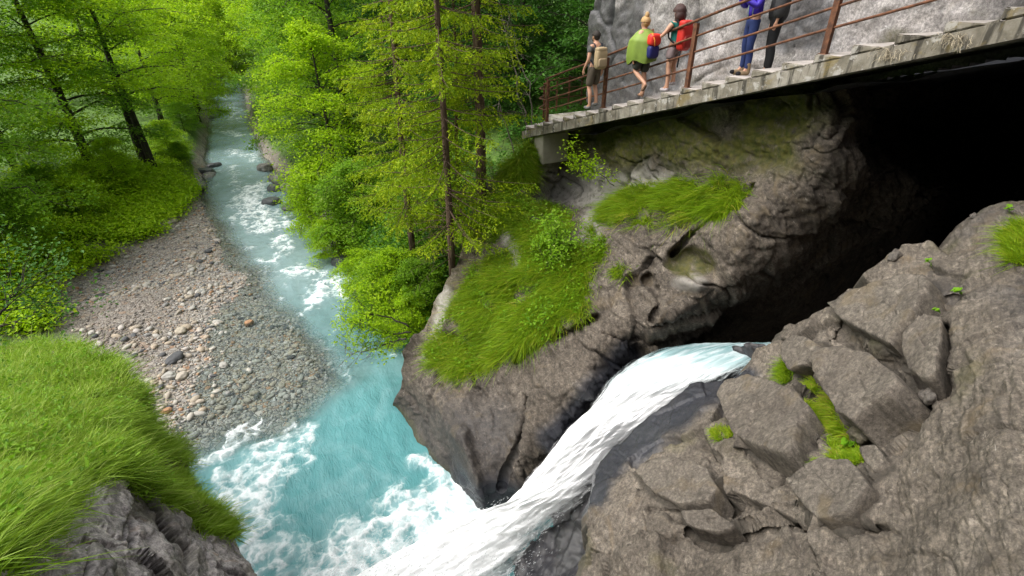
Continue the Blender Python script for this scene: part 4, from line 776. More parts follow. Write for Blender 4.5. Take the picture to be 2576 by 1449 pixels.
def broadleaf(seed, H, R0, lo=.12, limbs=26, twigs=7, clumps=4, per=24, leaf=.17, r0=.2, fork=0, lean=(0, 0), leafm=LEAF_A, bark=BARK_D, flat=.22, tilt=.55, cl=.55):
    rg = np.random.default_rng(seed); wood = MB(); C = []; lean = np.array([lean[0], lean[1], 0.])
    stems = []
    for k in range(1 + fork):
        off = np.array([0, 0, 0.]); sp = np.array([rg.normal(), rg.normal(), 0]) * (.09 * H if fork else .0); sp += lean + (np.array([.02 * H * (1 if k else -1), 0, 0]) if fork else 0)
        n = 14; tt = np.linspace(0, 1, n); pts = np.column_stack([sp[0] * tt ** 1.2 + .05 * H * .2 * np.sin(tt * 5 + rg.random() * 6) * tt, sp[1] * tt ** 1.2 + .05 * H * .2 * np.sin(tt * 4 + rg.random() * 6) * tt, H * tt * (1 - .05 * k)])
        if fork: pts[:, 0] += (k - .5 * fork) * r0 * 1.6
        rad = r0 * (1 - tt) ** .8 * (.8 if fork else 1) + .02; rad[0] *= 1.35; stems.append(pts); wood.tube(pts - [0, 0, .25], rad, 8)
    for i in range(limbs):
        pts = stems[i % len(stems)]; f = lo + (1 - lo) * ((i + .5) / limbs) ** .95; k = f * (len(pts) - 1); k0 = int(k); st = pts[k0] + (pts[min(k0 + 1, len(pts) - 1)] - pts[k0]) * (k - k0)
        az = i * 2.39996 + rg.normal() * .3; L = R0 * (.55 + .45 * math.sin(math.pi * min(1, (f - lo) / (1 - lo) * .8 + .25))) * (.75 + .5 * rg.random())
        if f > .8: L *= (1 - f) / .2 * .7 + .35
        d = np.array([math.cos(az), math.sin(az), 0]); rise = L * (.12 + .5 * f) * rg.uniform(.5, 1.2)
        mid = st + d * L * .5 + np.array([0, 0, rise]); end = st + d * L + np.array([0, 0, rise * .75 - .12 * L + (-.15 * L if f < .35 else 0)])
        br = bez(st, mid, end, 9) + rg.normal(0, .03 * L, (9, 3)) * np.linspace(0, 1, 9)[:, None]; wood.tube(br, np.linspace(max(.025, r0 * .34 * (1.1 - f)), .012, 9), 5, False)
        for j in range(twigs):
            u = .25 + .75 * (j + rg.random()) / twigs; b0 = br[min(8, int(u * 8))]; sd_ = 1 if j % 2 else -1
            td = d * rg.uniform(.25, .8) + sd_ * np.array([-d[1], d[0], 0]) * rg.uniform(.4, 1) + np.array([0, 0, rg.normal(-.02, .16)]); td /= np.linalg.norm(td); tl = L * .42 * (1.25 - .6 * u) * rg.uniform(.7, 1.2)
            e = b0 + td * tl + np.array([0, 0, -.10 * tl]); wood.tube(np.array([b0, (b0 + e) / 2 + [0, 0, .05 * tl], e]), [.012, .009, .005], 3, False)
            for m in range(clumps):
                w = (m + 1) / clumps; C.append(b0 + (e - b0) * w + rg.normal(0, .10, 3))
    C = np.array(C); nC = len(C); ce = np.repeat(C, per, 0); tiltdir = np.repeat(rg.normal(0, .25, (nC, 2)), per, 0)
    o = rg.normal(0, 1, (len(ce), 3)) * (cl * .55, cl * .55, cl * flat); o[:, 2] += (o[:, :2] * tiltdir).sum(1) - .25 * np.hypot(o[:, 0], o[:, 1])
    pos = ce + o; v, q = leaf_arrays(pos, rg, leaf, tilt)
    rnd = np.clip(np.repeat(np.repeat(rg.normal(.5, .16, nC), per) + rg.normal(0, .15, len(ce)), 4), 0, 1)
    return wood.mesh('trunk', bark), mesh_np('crown', v, q, leafm, False, {'rnd': rnd})
def spruce(seed, H, R0, lo, sparse=1., r0=.15, side=None, dead=30, step=.34):
    rg = np.random.default_rng(seed); wood = MB(); tt = np.linspace(0, 1, 16); wood.tube(np.column_stack([.06 * np.sin(tt * 7), .06 * np.sin(tt * 5 + 1), H * tt]) - [0, 0, .3], r0 * (1 - tt) ** .75 + .015, 9)
    q0 = []; dirs = []; h = lo; W_ = []
    while h < H - .2:
        nb = 5; f = (h - lo) / (H - lo)
        for i in range(nb):
            if rg.random() > sparse: continue
            az = rg.random() * 6.283 if side is None else side + rg.normal(0, 1.1); L = R0 * ((1 - h / H) ** .7) * (.55 + .45 * min(1, f * 5 + .35)) * rg.uniform(.7, 1.15) + .15
            d = np.array([math.cos(az), math.sin(az), 0]); st = np.array([0, 0, h + rg.normal(0, .08)]); end = st + d * L + np.array([0, 0, -.18 * L + .12 * L * rg.random()]); mid = st + d * L * .55 + np.array([0, 0, -.16 * L])
            br = bez(st, mid, end, 8); wood.tube(br, np.linspace(.018, .005, 8), 3, False)
            nbk = max(6, int(L / .085))
            for j in range(nbk):
                u = .15 + .85 * (j + rg.random()) / nbk; b0 = bez(st, mid, end, 2)[0] * 0 + ((1 - u) ** 2 * st + 2 * u * (1 - u) * mid + u * u * end); sd_ = 1 if j % 2 else -1
                td = d * rg.uniform(.35, .7) + sd_ * np.array([-d[1], d[0], 0]) * rg.uniform(.35, .85) + np.array([0, 0, rg.uniform(-.75, -.15)]); td /= np.linalg.norm(td); tl = (.16 + .30 * L / R0 * (1.1 - .6 * u)) * rg.uniform(.7, 1.25)
                W_.append((b0, td, tl))
        h += step * rg.uniform(.8, 1.2)
    b0 = np.array([w[0] for w in W_]); td = np.array([w[1] for w in W_]); tl = np.array([w[2] for w in W_]); K = 11
    rep = lambda a: np.repeat(a, K, 0); B0, TD, TL = rep(b0), rep(td), rep(tl); u = np.tile(np.linspace(.12, 1, K), len(b0)); n = len(u)
    p = B0 + TD * (TL * u)[:, None] - np.array([0, 0, 1.]) * (.18 * TL * u * u)[:, None]
    ax = TD + rg.normal(0, .75, (n, 3)); ax /= np.linalg.norm(ax, axis=1)[:, None]; wv = np.cross(ax, rg.normal(0, 1, (n, 3))); wv /= np.linalg.norm(wv, axis=1)[:, None] + 1e-9
    Ln = (.085 * rg.uniform(.7, 1.3, n))[:, None]; wd_ = .016
    v = np.stack([p - wv * wd_ * .6, p + ax * Ln * .5 - wv * wd_, p + ax * Ln, p + ax * Ln * .5 + wv * wd_], 1).reshape(-1, 3); q = (np.arange(n) * 4)[:, None] + np.arange(4)[None]
    rnd = np.clip(np.repeat(np.repeat(rg.normal(.45, .2, len(b0)), K) + .25 * (u - .4) + rg.normal(0, .06, n), 4), 0, 1)
    for k in range(dead):
        hh = rg.uniform(.4, lo + 1.2); az = rg.random() * 6.283; L = rg.uniform(.5, 1.5); d = np.array([math.cos(az), math.sin(az), 0]); st = np.array([0, 0, hh]); e = st + d * L + [0, 0, -.22 * L]
        br = bez(st, st + d * L * .5 + [0, 0, .0], e, 6) + rg.normal(0, .02, (6, 3)); wood.tube(br, np.linspace(.014, .004, 6), 3, False)
        for j in range(4):
            b = br[2 + j % 4]; wood.tube(np.array([b, b + (d * .5 + rg.normal(0, .6, 3)) * .3]), [.005, .003], 3, False)
    return wood.mesh('trunk', BARK_S), mesh_np('crown', v, q, LEAF_S, False, {'rnd': rnd})
def gz1(x, y): return float(ground([(x, y)])[0])
def add_tree(kind, meshes, x, y, label, s=1., rz=0., z=None, group=None, cat='tree', lean=None):
    z = gz1(x, y) if z is None else z
    e = empty(kind, (x, y, z), rz); e.scale = (s, s, s)
    if lean: e.rotation_euler = (lean[0], lean[1], rz)
    link('trunk', meshes[0], e); link('crown', meshes[1], e); tag(e, label, cat, group); return e
def pxg(x, y, z0=-9.5):
    """point of the ground seen at a pixel"""
    z = z0
    for _ in range(8): p = Pz(x, y, z); z = .5 * z + .5 * gz1(p[0], p[1])
    return p[0], p[1]
MAPLE = [broadleaf(11, 11.5, 4.6, .10, 30, 8, 4, 26, .17, .20), broadleaf(12, 10.5, 4.2, .12, 26, 8, 4, 26, .16, .17), broadleaf(13, 12, 5.0, .08, 32, 8, 4, 26, .18, .24)]
DOUBLE = broadleaf(21, 12, 4.4, .36, 26, 8, 4, 26, .16, .27, 1, (-.5, .3))
DARKT = [broadleaf(31, 11, 4.4, .10, 30, 8, 4, 28, .16, .2, leafm=LEAF_C), broadleaf(32, 9.5, 3.8, .08, 28, 8, 4, 28, .15, .15, leafm=LEAF_C)]
MIDT = [broadleaf(41, 12, 4.8, .08, 32, 8, 4, 27, .16, .26, leafm=LEAF_B, lean=(-.6, .2)), broadleaf(42, 10.5, 4.2, .07, 28, 8, 4, 27, .16, .18, leafm=LEAF_B), broadleaf(43, 9, 3.4, .05, 26, 8, 4, 26, .14, .12, leafm=LEAF_A)]
BUSH = [broadleaf(51, 4.2, 2.3, .03, 26, 7, 4, 24, .12, .06, leafm=LEAF_A, cl=.42), broadleaf(52, 3.4, 2.0, .03, 24, 7, 4, 24, .11, .05, leafm=LEAF_B, cl=.40), broadleaf(53, 2.0, 1.2, .03, 18, 6, 3, 22, .09, .03, leafm=LEAF_A, cl=.3)]
FARG = 'bright leafy trees massed beyond the river bend'
# --- left bank
x, y = pxg(380, 432); add_tree('maple_tree', DOUBLE, x, y, 'maple with two straight mossy trunks rising from one foot beside the gravel bar', 1, .4)
x, y = pxg(232, 425); add_tree('maple_tree', MIDT[0], x, y, 'dark trunked maple standing just inland of the twin trunked maple', 1, 2.1)
x, y = pxg(60, 470, -8.8); add_tree('maple_tree', MAPLE[1], x, y, 'maple at the left picture edge with a black slanting trunk', 1, .9)
x, y = pxg(500, 300); add_tree('maple_tree', MIDT[2], x, y, 'low spreading tree drooping over the narrow river from the left bank', 1, 1.2)
x, y = pxg(-90, 560, -8.8); add_tree('maple_tree', MIDT[1], x, y, 'broad green tree whose boughs hang into the left edge above the gravel bar', 1, 4)
for i, (wx_, wy_, k, s) in enumerate([(-29, 44, 1, 1), (-31, 53, 2, .95), (-37, 60, 1, 1), (-41, 55, 2, 1.05), (-41, 70, 0, 1), (-46, 63, 1, 1.1), (-45, 80, 2, 1), (-50, 48, 0, 1), (-53, 74, 1, 1.1), (-50, 92, 0, 1.1)]):
    add_tree('maple_tree', MAPLE[k], wx_, wy_, 'bright green tree in the wood on the left side of the river', s, i * 1.3, None, 'bright trees in the wood left of the river')
for i, (px_, py_, s) in enumerate([(430, 395, .55), (465, 330, .6), (300, 470, .6), (130, 540, .7), (215, 560, .55), (40, 620, .7), (520, 255, .8), (455, 405, .35)]):
    x, y = pxg(px_, py_, -9.4); add_tree('leafy_bush', BUSH[i % 2], x, y, ['young bush at the foot of the twin trunked maple', 'bush hanging to the water upstream of the gravel bar', 'bush under the dark trunked maple', 'bush spreading over the slope left of the gravel bar', 'sapling with curved stem at the top of the gravel bar', 'dense bush at the left picture edge above the gravel', 'bush on the far left bank where the river narrows', 'small bush on the grass beside the boulders'][i], s, i * 2., None, 'bushes along the left bank', 'bush')
# --- right bank
add_tree('maple_tree', MIDT[0], -9.9, 31.8, 'big dark limbed tree leaning over the river from the right bank', 1.05, 5.6)
add_tree('maple_tree', MIDT[1], -13.2, 37, 'mid green tree behind the dark limbed tree, its boughs over the river', 1.05, 1)
add_tree('maple_tree', MAPLE[1], -16.8, 45, 'light green tree crowding the right bank at the second rapid', 1, 2.2)
add_tree('maple_tree', MAPLE[0], -21, 54, 'light green tree on the right bank where the river narrows', 1, 3.2)
add_tree('maple_tree', MIDT[2], -9.3, 26.6, 'low tree with drooping boughs over the dark boulders', .95, .3)
for i, (wx_, wy_, k, s) in enumerate([(-25, 64, 2, 1), (-29, 75, 0, 1), (-33, 86, 1, 1.1), (-37, 97, 2, 1.1), (-43, 106, 0, 1.2), (-30, 102, 1, 1.2), (-24, 92, 2, 1.1), (-20, 78, 0, 1.1), (-16, 66, 1, 1.1), (-13, 54, 2, 1), (-41.5, 82, 0, .9), (-44, 88, 2, 1), (-46.5, 95, 1, 1), (-40, 79.5, 1, .6), (-52, 110, 1, 1.2), (-60, 100, 2, 1.2), (-18, 112, 0, 1.3), (-8, 96, 2, 1.3), (-36, 118, 1, 1.4), (-48, 122, 0, 1.4)]):
    add_tree('maple_tree', MAPLE[k], wx_, wy_, 'bright leafy tree in the mass beyond the river bend', s, i * 1.1 + .5, None, FARG)
for i, (wx_, wy_, k, s) in enumerate([(-4.5, 31, 0, 1), (.5, 27.5, 1, 1), (-5, 42, 0, 1.1), (2, 36, 0, 1), (6.5, 30, 1, 1.1), (-9, 48, 1, 1.2), (5, 46, 0, 1.2), (-4, 60, 0, 1.3), (11, 38, 0, 1.1), (-1, 51, 1, 1.2), (3.4, 23.5, 1, .85), (14, 52, 0, 1.3), (-2.2, 24.5, 1, .7)]):
    add_tree('dark_maple_tree', DARKT[k], wx_, wy_, 'deep green tree in the shady wood behind the spruces and stairs', s, i * 1.7, None, 'deep green trees behind the spruces')
for i, (px_, py_, z_, k, s) in enumerate([(835, 600, -10.0, 0, .5), (915, 690, -10.2, 0, .5), (965, 690, -9.4, 1, .66), (1000, 700, -9.2, 0, .6), (960, 770, -10.3, 1, .5), (1030, 760, -9.5, 0, .45), (905, 560, -9.2, 1, .9), (1050, 690, -8.7, 1, .5), (765, 500, -10.0, 2, .8), (820, 520, -9.5, 0, .85)]):
    p_ = Pz(px_, py_, z_); add_tree('leafy_bush', BUSH[k], p_[0], p_[1], ['bush reaching over the rapids below the boulders', 'bright bush overhanging the edge of the turquoise pool', 'bush under the spruces above the pool', 'yellow green bush at the foot of the thin spruce', 'bush hanging low over the pool beside the cliff', 'small bush on the rim of the cliff nose', 'tall bush between the dark limbed tree and the spruces', 'bush tucked against the roots of the thin spruce', 'little bush among the dark boulders', 'bush filling the bank behind the boulders'][i], s, i * 1.9, min(z_, gz1(p_[0], p_[1]) + .3), 'bushes along the right bank', 'bush')
# --- spruces
SP1 = spruce(61, 17, 2.5, 3.4, .80, .165, None, 26); SP2 = spruce(62, 14, 2.5, 1.5, .95, .10, None, 34); SP3 = spruce(63, 13, 2.2, .8, 1.0, .10, None, 12, .25)
p_ = P(1210, 530, 17.4); add_tree('spruce_tree', SP1, p_[0], p_[1], 'spruce with a stout bare brown trunk left of the stair foot', 1, 0, p_[2])
p_ = P(1141, 682, 16.1); add_tree('spruce_tree', SP2, p_[0], p_[1], 'thin spruce rooted on the rim of the grassy cliff nose', 1, 1, p_[2])
p_ = P(1040, 610, 18.3); add_tree('spruce_tree', SP3, p_[0], p_[1], 'full yellow green spruce with sweeping boughs, next to the river trees', 1, 2, p_[2])
p_ = P(1165, 610, 18.5); add_tree('spruce_tree', spruce(64, 11, 1.5, 1.5, .7, .06, None, 22), p_[0], p_[1], 'slender young spruce standing between the two spruce trunks', 1, 3, p_[2])
# ------------------------------------------------------------------ grass
def blades(pts, nrm, rg, L, w, up=.6, spread=.55, droop=.5, wind=(0, 0, 0), rndm=(.5, .22)):
    n = len(pts); L = L * rg.uniform(.45, 1.25, n); d = nrm * (1 - up) + np.array([0, 0, up]) + rg.normal(0, spread, (n, 3)) + np.array(wind); d /= np.linalg.norm(d, axis=1)[:, None]
    side = np.cross(d, rg.normal(0, 1, (n, 3))); side /= np.linalg.norm(side, axis=1)[:, None] + 1e-9; ww = w * rg.uniform(.6, 1.3, n)
    out = nrm * (1, 1, 0) + .3 * rg.normal(0, 1, (n, 3)) * (1, 1, 0); g = np.array([0, 0, -1.]) * 1.0 + out * .6
    V = []
    for t, k in ((0, 1), (.4, .85), (.75, .5)):
        c = pts + d * (L * t)[:, None] + g * (L * droop * t * t)[:, None]; V += [c - side * (ww * k)[:, None], c + side * (ww * k)[:, None]]
    V.append(pts + d * L[:, None] + g * (L * droop)[:, None]); V = np.stack(V, 1).reshape(-1, 3); b = (np.arange(n) * 7)[:, None]
    q = np.concatenate([b + [[0, 1, 3, 2]], b + [[2, 3, 5, 4]]]); tr = b + [[4, 5, 6]]
    cl = .5 * perlin(pts * 1.6 + 3) + .35 * perlin(pts * 6); rnd = np.repeat(np.clip(rg.normal(rndm[0], rndm[1], n) + .3 * cl, 0, 1), 7)
    return V, q, tr, rnd
def scatter(poly, rel, n, rg, edge=14, keep=None):
    poly = np.array(poly, float); lo, hi = poly.min(0) - edge, poly.max(0) + edge; out = []
    while sum(map(len, out)) < n:
        q = lo + rg.random((n * 2, 2)) * (hi - lo); q = q[inpoly(q + rg.normal(0, edge * .35, q.shape), poly)]; out.append(q)
    q = np.concatenate(out)[:n]; p, nr = rel.surf(q); 
    if keep is not None: m = keep(p, q); p, nr, q = p[m], nr[m], q[m]
    return p, nr
def tufted(poly, rel, n, rg, L, w, per=26, rad=.07, edge=14, keep=None, **kw):
    p, nr = scatter(poly, rel, max(4, n // per), rg, edge, keep); m = len(p); s = rg.uniform(.5, 1.35, m) * (1 + .45 * perlin(p * .9 + 12)); hd = rg.normal(0, .28, (m, 3)) + .35 * np.column_stack([perlin(p * .8), perlin(p * .8 + 40), 0 * s])
    P_, N_, S_, H_ = (np.repeat(a, per, 0) for a in (p, nr, s, hd)); o = rg.normal(0, 1, P_.shape) * rad; o -= N_ * (o * N_).sum(1)[:, None]
    V, q, t, r = blades(P_ + o, N_ + o / rad * .28 + H_, rg, L * S_, w, **kw); tr = np.repeat(np.repeat(rg.normal(0, .13, m), per), 7); return V, q, t, np.clip(r + tr, 0, 1)
class GrassObj:
    def __init__(s): s.V = []; s.Q = []; s.T = []; s.r = []; s.n = 0
    def add(s, V, q, t, r): s.V.append(V); s.Q.append(q + s.n); s.T.append(t + s.n); s.r.append(r); s.n += len(V)
    def make(s, name, mat): return link(name, mesh_np(name, np.concatenate(s.V), [np.concatenate(s.Q), np.concatenate(s.T)], mat, True, {'rnd': np.concatenate(s.r)}))
rg = np.random.default_rng(101)
# left shoulder, lush
g = GrassObj(); g.add(*tufted(BANK_GRASS[0], bank_rel, 64000, rg, .21, .0042, 24, .07, 14, None, up=.55, spread=.38, droop=.45, wind=(.05, 0, 0), rndm=(.46, .2)))
g.add(*tufted(BANK_GRASS[0], bank_rel, 9000, rg, .30, .0045, 14, .05, 14, None, up=.6, spread=.4, droop=.5, wind=(.06, 0, 0), rndm=(.62, .25)))
g.add(*tufted(BANK_GRASS[0], bank_rel, 2600, rg, .38, .0030, 6, .1, 14, None, up=.8, spread=.3, droop=.25, wind=(.1, 0, 0), rndm=(.97, .06)))
g.add(*tufted(BANK_GRASS[1], bank_rel, 13000, rg, .17, .004, 20, .05, 12, lambda p, q: perlin(p * 2.2) > -.3, up=.5, spread=.5, droop=.4, rndm=(.60, .22)))
tag(g.make('grass', GRASS_F), kind='stuff')
# cliff meadow
CG = [[(1072, 866), (1089, 920), (1122, 940), (1142, 920), (1159, 950), (1179, 926), (1235, 912), (1259, 880), (1325, 880), (1375, 842), (1399, 803), (1465, 800), (1472, 780), (1452, 743), (1475, 716), (1492, 670), (1526, 626), (1509, 596), (1459, 602), (1425, 628), (1400, 640), (1330, 645), (1318, 690), (1290, 700), (1275, 640), (1245, 640), (1225, 660), (1190, 680), (1165, 730), (1140, 760), (1120, 810), (1100, 835)],
 [(1160, 600), (1175, 566), (1215, 543), (1240, 497), (1290, 485), (1325, 503), (1392, 518), (1445, 546), (1430, 575), (1440, 630), (1400, 640), (1340, 630), (1310, 600), (1290, 570), (1262, 560), (1240, 600), (1235, 560), (1205, 600)],
 [(1520, 562), (1516, 530), (1552, 505), (1600, 486), (1700, 472), (1850, 466), (1868, 490), (1838, 530), (1795, 540), (1760, 534), (1690, 548), (1640, 552), (1590, 556), (1560, 550)],
 [(1262, 470), (1270, 430), (1300, 400), (1326, 368), (1345, 352), (1352, 380), (1338, 420), (1332, 460), (1290, 478)],
 [(1475, 575), (1485, 556), (1498, 572), (1490, 590)], [(1545, 690), (1560, 676), (1575, 684), (1562, 695)]]
g = GrassObj(); hole = lambda p, q: perlin(p * 1.15 + 50) + .35 * perlin(p * 4) > -.3
for poly, n, L in ((CG[0], 84000, .33), (CG[1], 30000, .34), (CG[2], 32000, .40), (CG[3], 12000, .34), (CG[4], 500, .25), (CG[5], 500, .22)):
    g.add(*tufted(poly, cliff_rel, n, rg, L, .007, 30, .10, 22 if n > 8000 else 5, hole if n > 20000 else None, up=.42, spread=.4, droop=.62, wind=(0, -.05, 0), rndm=(.48, .25)))
tag(g.make('grass', GRASS_C), kind='stuff')
# tufts rooted in the cracks of the near rock
def tuft(poly, n, L, label, mat=GRASS_C, mean=.55):
    g = GrassObj(); p, n_ = scatter(poly, rock_rel, n, rg, 4); p = p + n_ * .02
    g.add(*blades(p, n_, rg, L, .0035, .5, .6, .45, (0, 0, 0), (mean, .24))); o = g.make('grass_tuft', mat); tag(o, label, 'grass tuft', 'grass tufts in the rock cracks')
tuft([(1945, 935), (1955, 905), (1972, 898), (1985, 930), (1984, 955), (1962, 958)], 1500, .2, 'upright grass tuft at the outlet edge below the tapering slab')
tuft([(2022, 965), (2050, 955), (2075, 985), (2100, 1030), (2135, 1085), (2150, 1120), (2145, 1150), (2120, 1175), (2095, 1165), (2090, 1110), (2060, 1050), (2030, 1000)], 6000, .12, 'long mossy grass strip filling the crack between two big slabs')
tuft([(1800, 1105), (1825, 1092), (1855, 1110), (1850, 1128), (1815, 1125)], 1100, .12, 'low browned tuft beside the long broad slab', mean=.7)
tuft([(2522, 600), (2545, 575), (2600, 560), (2620, 660), (2540, 665)], 4000, .28, 'thick grass tuft at the right picture edge on the near rock')
tuft([(2110, 1180), (2135, 1160), (2165, 1150), (2180, 1165), (2150, 1182)], 1300, .11, 'small tuft over the streaked block')
tuft([(2035, 1178), (2060, 1160), (2085, 1168), (2070, 1185), (2045, 1188)], 900, .1, 'thin tuft between the long slab and the streaked block', mean=.65)
# broad leaved weeds among the grass
def weeds(poly, rel, n, size, seed, mat, h=.16):
    r2 = np.random.default_rng(seed); p, nr = scatter(poly, rel, n, r2, 10); per = 9; c = np.repeat(p + nr * .05 + np.array([0, 0, h]), per, 0) + r2.normal(0, 1, (n * per, 3)) * (.09, .09, .07); v, f = leaf_arrays(c, r2, size, .6); o = link('weeds', mesh_np('weeds', v, f, mat, False, {'rnd': np.clip(r2.normal(.5, .2, n * per).repeat(4), 0, 1)})); tag(o, kind='stuff')
weeds(CG[0], cliff_rel, 260, .07, 601, LEAF_B); weeds(CG[1], cliff_rel, 190, .075, 602, LEAF_B); weeds(BANK_GRASS[0], bank_rel, 300, .05, 603, LEAF_B, .1)
# round leaved plants in the cracks
def leafplant(px_, py_, n, size, spread, label, lift=.05):
    c, nr = rock_rel.surf(np.array([[px_, py_]])); root = c[0] + nr[0] * .03; mb = MB(); V = []; Qs = []; T_ = []; r_ = np.random.default_rng(int(px_)); lv = MB()
    for k in range(n):
        a = r_.random() * 6.28; e = root + nr[0] * lift * r_.uniform(.6, 1.6) + np.array([math.cos(a), math.sin(a) * .7, r_.uniform(-.2, .5)]) * spread * r_.uniform(.2, 1)
        mb.tube(bez(root, (root + e) / 2 + [0, 0, .02], e, 4), .0022, 4, False)
        N = nr[0] + r_.normal(0, .35, 3) + [0, 0, .6]; N /= np.linalg.norm(N); X_ = np.cross(N, r_.normal(0, 1, 3)); X_ /= np.linalg.norm(X_); Y_ = np.cross(N, X_); s = size * r_.uniform(.7, 1.25)
        ang = np.linspace(0, 2 * math.pi, 11)[:-1]; rad = s * (.5 + .10 * np.cos(ang * 5) * (k % 2) - .12 * (np.abs(ang - math.pi) < .4))
        ring = e + np.cos(ang)[:, None] * rad[:, None] * X_ + np.sin(ang)[:, None] * rad[:, None] * Y_ + N * (.12 * s); lv.add(np.vstack([[e], ring]), None, [(0, 1 + j, 1 + (j + 1) % 10) for j in range(10)])
    eo = empty('leafy_plant', root); bpy.context.view_layer.update()
    me = lv.mesh('leaves', LEAF_P, True, {'rnd': np.full(lv.n, .6)}); world_part(link('leaves', me), eo); world_part(mb.build('stems', LEAF_P), eo); tag(eo, label, 'plant', 'leafy plants in the rock cracks')
LEAF_P = leafmat('juicy_round_leaf', [(0, (.10, .24, .01)), (1, (.20, .40, .02))], .4, .35)
leafplant(2150, 1112, 9, .075, .10, 'bright round leaved plant in the hollow under the thick slab'); leafplant(2416, 738, 7, .07, .07, 'small pointed leaf plant right of the large flat slab')
leafplant(2345, 668, 6, .06, .06, 'pair of tiny green sprigs behind the loose dark stone'); leafplant(2374, 794, 5, .05, .05, 'tiny sprig in the gravelly notch above the narrow slab'); leafplant(2540, 545, 5, .06, .08, 'small green sprig near the crest at the right edge')
# ------------------------------------------------------------------ people on the stairs
def skin_mesh(name, J, E, mat, sub=2, root=None, smooth_=True):
    """J: {joint: (x, y, z, radius or (rx, ry))}; E: edges; one continuous skinned surface"""
    ks = list(J); ix = {k: i for i, k in enumerate(ks)}
    me = bpy.data.meshes.new('tmp'); me.from_pydata([J[k][:3] for k in ks], [(ix[a], ix[b]) for a, b in E], []); o = bpy.data.objects.new('tmp', me); COL.objects.link(o)
    m = o.modifiers.new('s', 'SKIN'); m.use_smooth_shade = True; m.branch_smoothing = .3; s = o.modifiers.new('u', 'SUBSURF'); s.levels = s.render_levels = sub
    sv = me.skin_vertices[0].data
    for k in ks:
        r = J[k][3]; sv[ix[k]].radius = r if isinstance(r, tuple) else (r, r); sv[ix[k]].use_root = (k == (root or ks[0]))
    dg = bpy.context.evaluated_depsgraph_get(); nm = bpy.data.meshes.new_from_object(o.evaluated_get(dg)); bpy.data.objects.remove(o); nm.name = name; nm.materials.clear(); nm.materials.append(mat); return nm
def cloth(name, col, rough=.85): return simple(name, col, rough, .22, 9, .25)
SKIN = simple('skin', (.50, .27, .18), .55, .08, 20, .1)
def base_pose(h=1.72, **kw):
    k = h / 1.72; J = dict(pelvis=(0, 0, .95, (.125, .105)), waist=(0, 0, 1.10, (.118, .09)), chest=(0, 0, 1.29, (.14, .105)), upper=(-.01, 0, 1.41, (.11, .08)), neck=(0, 0, 1.50, .052), jaw=(.035, 0, 1.565, (.068, .076)), head=(.02, 0, 1.64, (.088, .102)), crown=(.005, 0, 1.71, (.07, .08)), nose=(.118, 0, 1.605, .014))
    for s, n in ((1, 'l'), (-1, 'r')):
        J.update({n + 'sh': (-.01, .165 * s, 1.425, .062), n + 'el': (-.04, .235 * s, 1.15, .042), n + 'wr': (.03, .25 * s, .92, .028), n + 'pa': (.045, .25 * s, .85, (.022, .036)), n + 'hip': (0, .095 * s, .88, .088), n + 'kn': (.02, .10 * s, .50, .056), n + 'ca': (-.015, .10 * s, .36, .056), n + 'an': (-.01, .10 * s, .085, .036), n + 'he': (-.03, .10 * s, .035, .034), n + 'ba': (.11, .11 * s, .03, .033), n + 'to': (.175, .112 * s, .022, .022), n + 'ear': (.01, .088 * s, 1.615, .014)})
    J = {a: tuple([b[0] * k, b[1] * k, b[2] * k, b[3]]) for a, b in J.items()}
    for a, b in kw.items(): J[a] = tuple(b) + (J[a][3],) if len(b) == 3 else b
    return J
BODY_E = [('pelvis', 'waist'), ('waist', 'chest'), ('chest', 'upper'), ('upper', 'neck'), ('neck', 'jaw'), ('jaw', 'head'), ('head', 'crown'), ('head', 'nose')]
for n in 'lr': BODY_E += [('upper', n + 'sh'), (n + 'sh', n + 'el'), (n + 'el', n + 'wr'), (n + 'wr', n + 'pa'), ('pelvis', n + 'hip'), (n + 'hip', n + 'kn'), (n + 'kn', n + 'ca'), (n + 'ca', n + 'an'), (n + 'an', n + 'he'), (n + 'an', n + 'ba'), (n + 'ba', n + 'to'), ('head', n + 'ear')]
def body(J):
    J = dict(J); E = list(BODY_E)
    for n in 'lr':
        w, p = np.array(J[n + 'wr'][:3]), np.array(J[n + 'pa'][:3]); d = p - w; d /= np.linalg.norm(d); s = np.cross(d, [0, 1, 0]); s = s / (np.linalg.norm(s) + 1e-6); inw = np.array([0, -.3 if n == 'l' else .3, 0])
        for f, (o, L) in enumerate(((-.026, .062), (-.009, .072), (.009, .068), (.025, .052))):
            b = p + s * o + d * .035; J[f'{n}f{f}a'] = (*b, .0088); J[f'{n}f{f}b'] = (*(b + d * L * .5 + inw * .02), .008); J[f'{n}f{f}c'] = (*(b + d * L + inw * .07), .0065); E += [(n + 'pa', f'{n}f{f}a'), (f'{n}f{f}a', f'{n}f{f}b'), (f'{n}f{f}b', f'{n}f{f}c')]
        b = p - s * .04 - d * .005; J[n + 'ta'] = (*b, .010); J[n + 'tb'] = (*(b - s * .02 + d * .035 + inw * .05), .008); E += [(n + 'pa', n + 'ta'), (n + 'ta', n + 'tb')]
    return skin_mesh('body', J, E, SKIN)
def sub(J, keys, grow): return {k: (*J[k][:3], tuple(x + grow for x in J[k][3]) if isinstance(J[k][3], tuple) else J[k][3] + grow) for k in keys}
def lerp3(J, a, b, t, r): return tuple(J[a][i] + (J[b][i] - J[a][i]) * t for i in range(3)) + (r,)
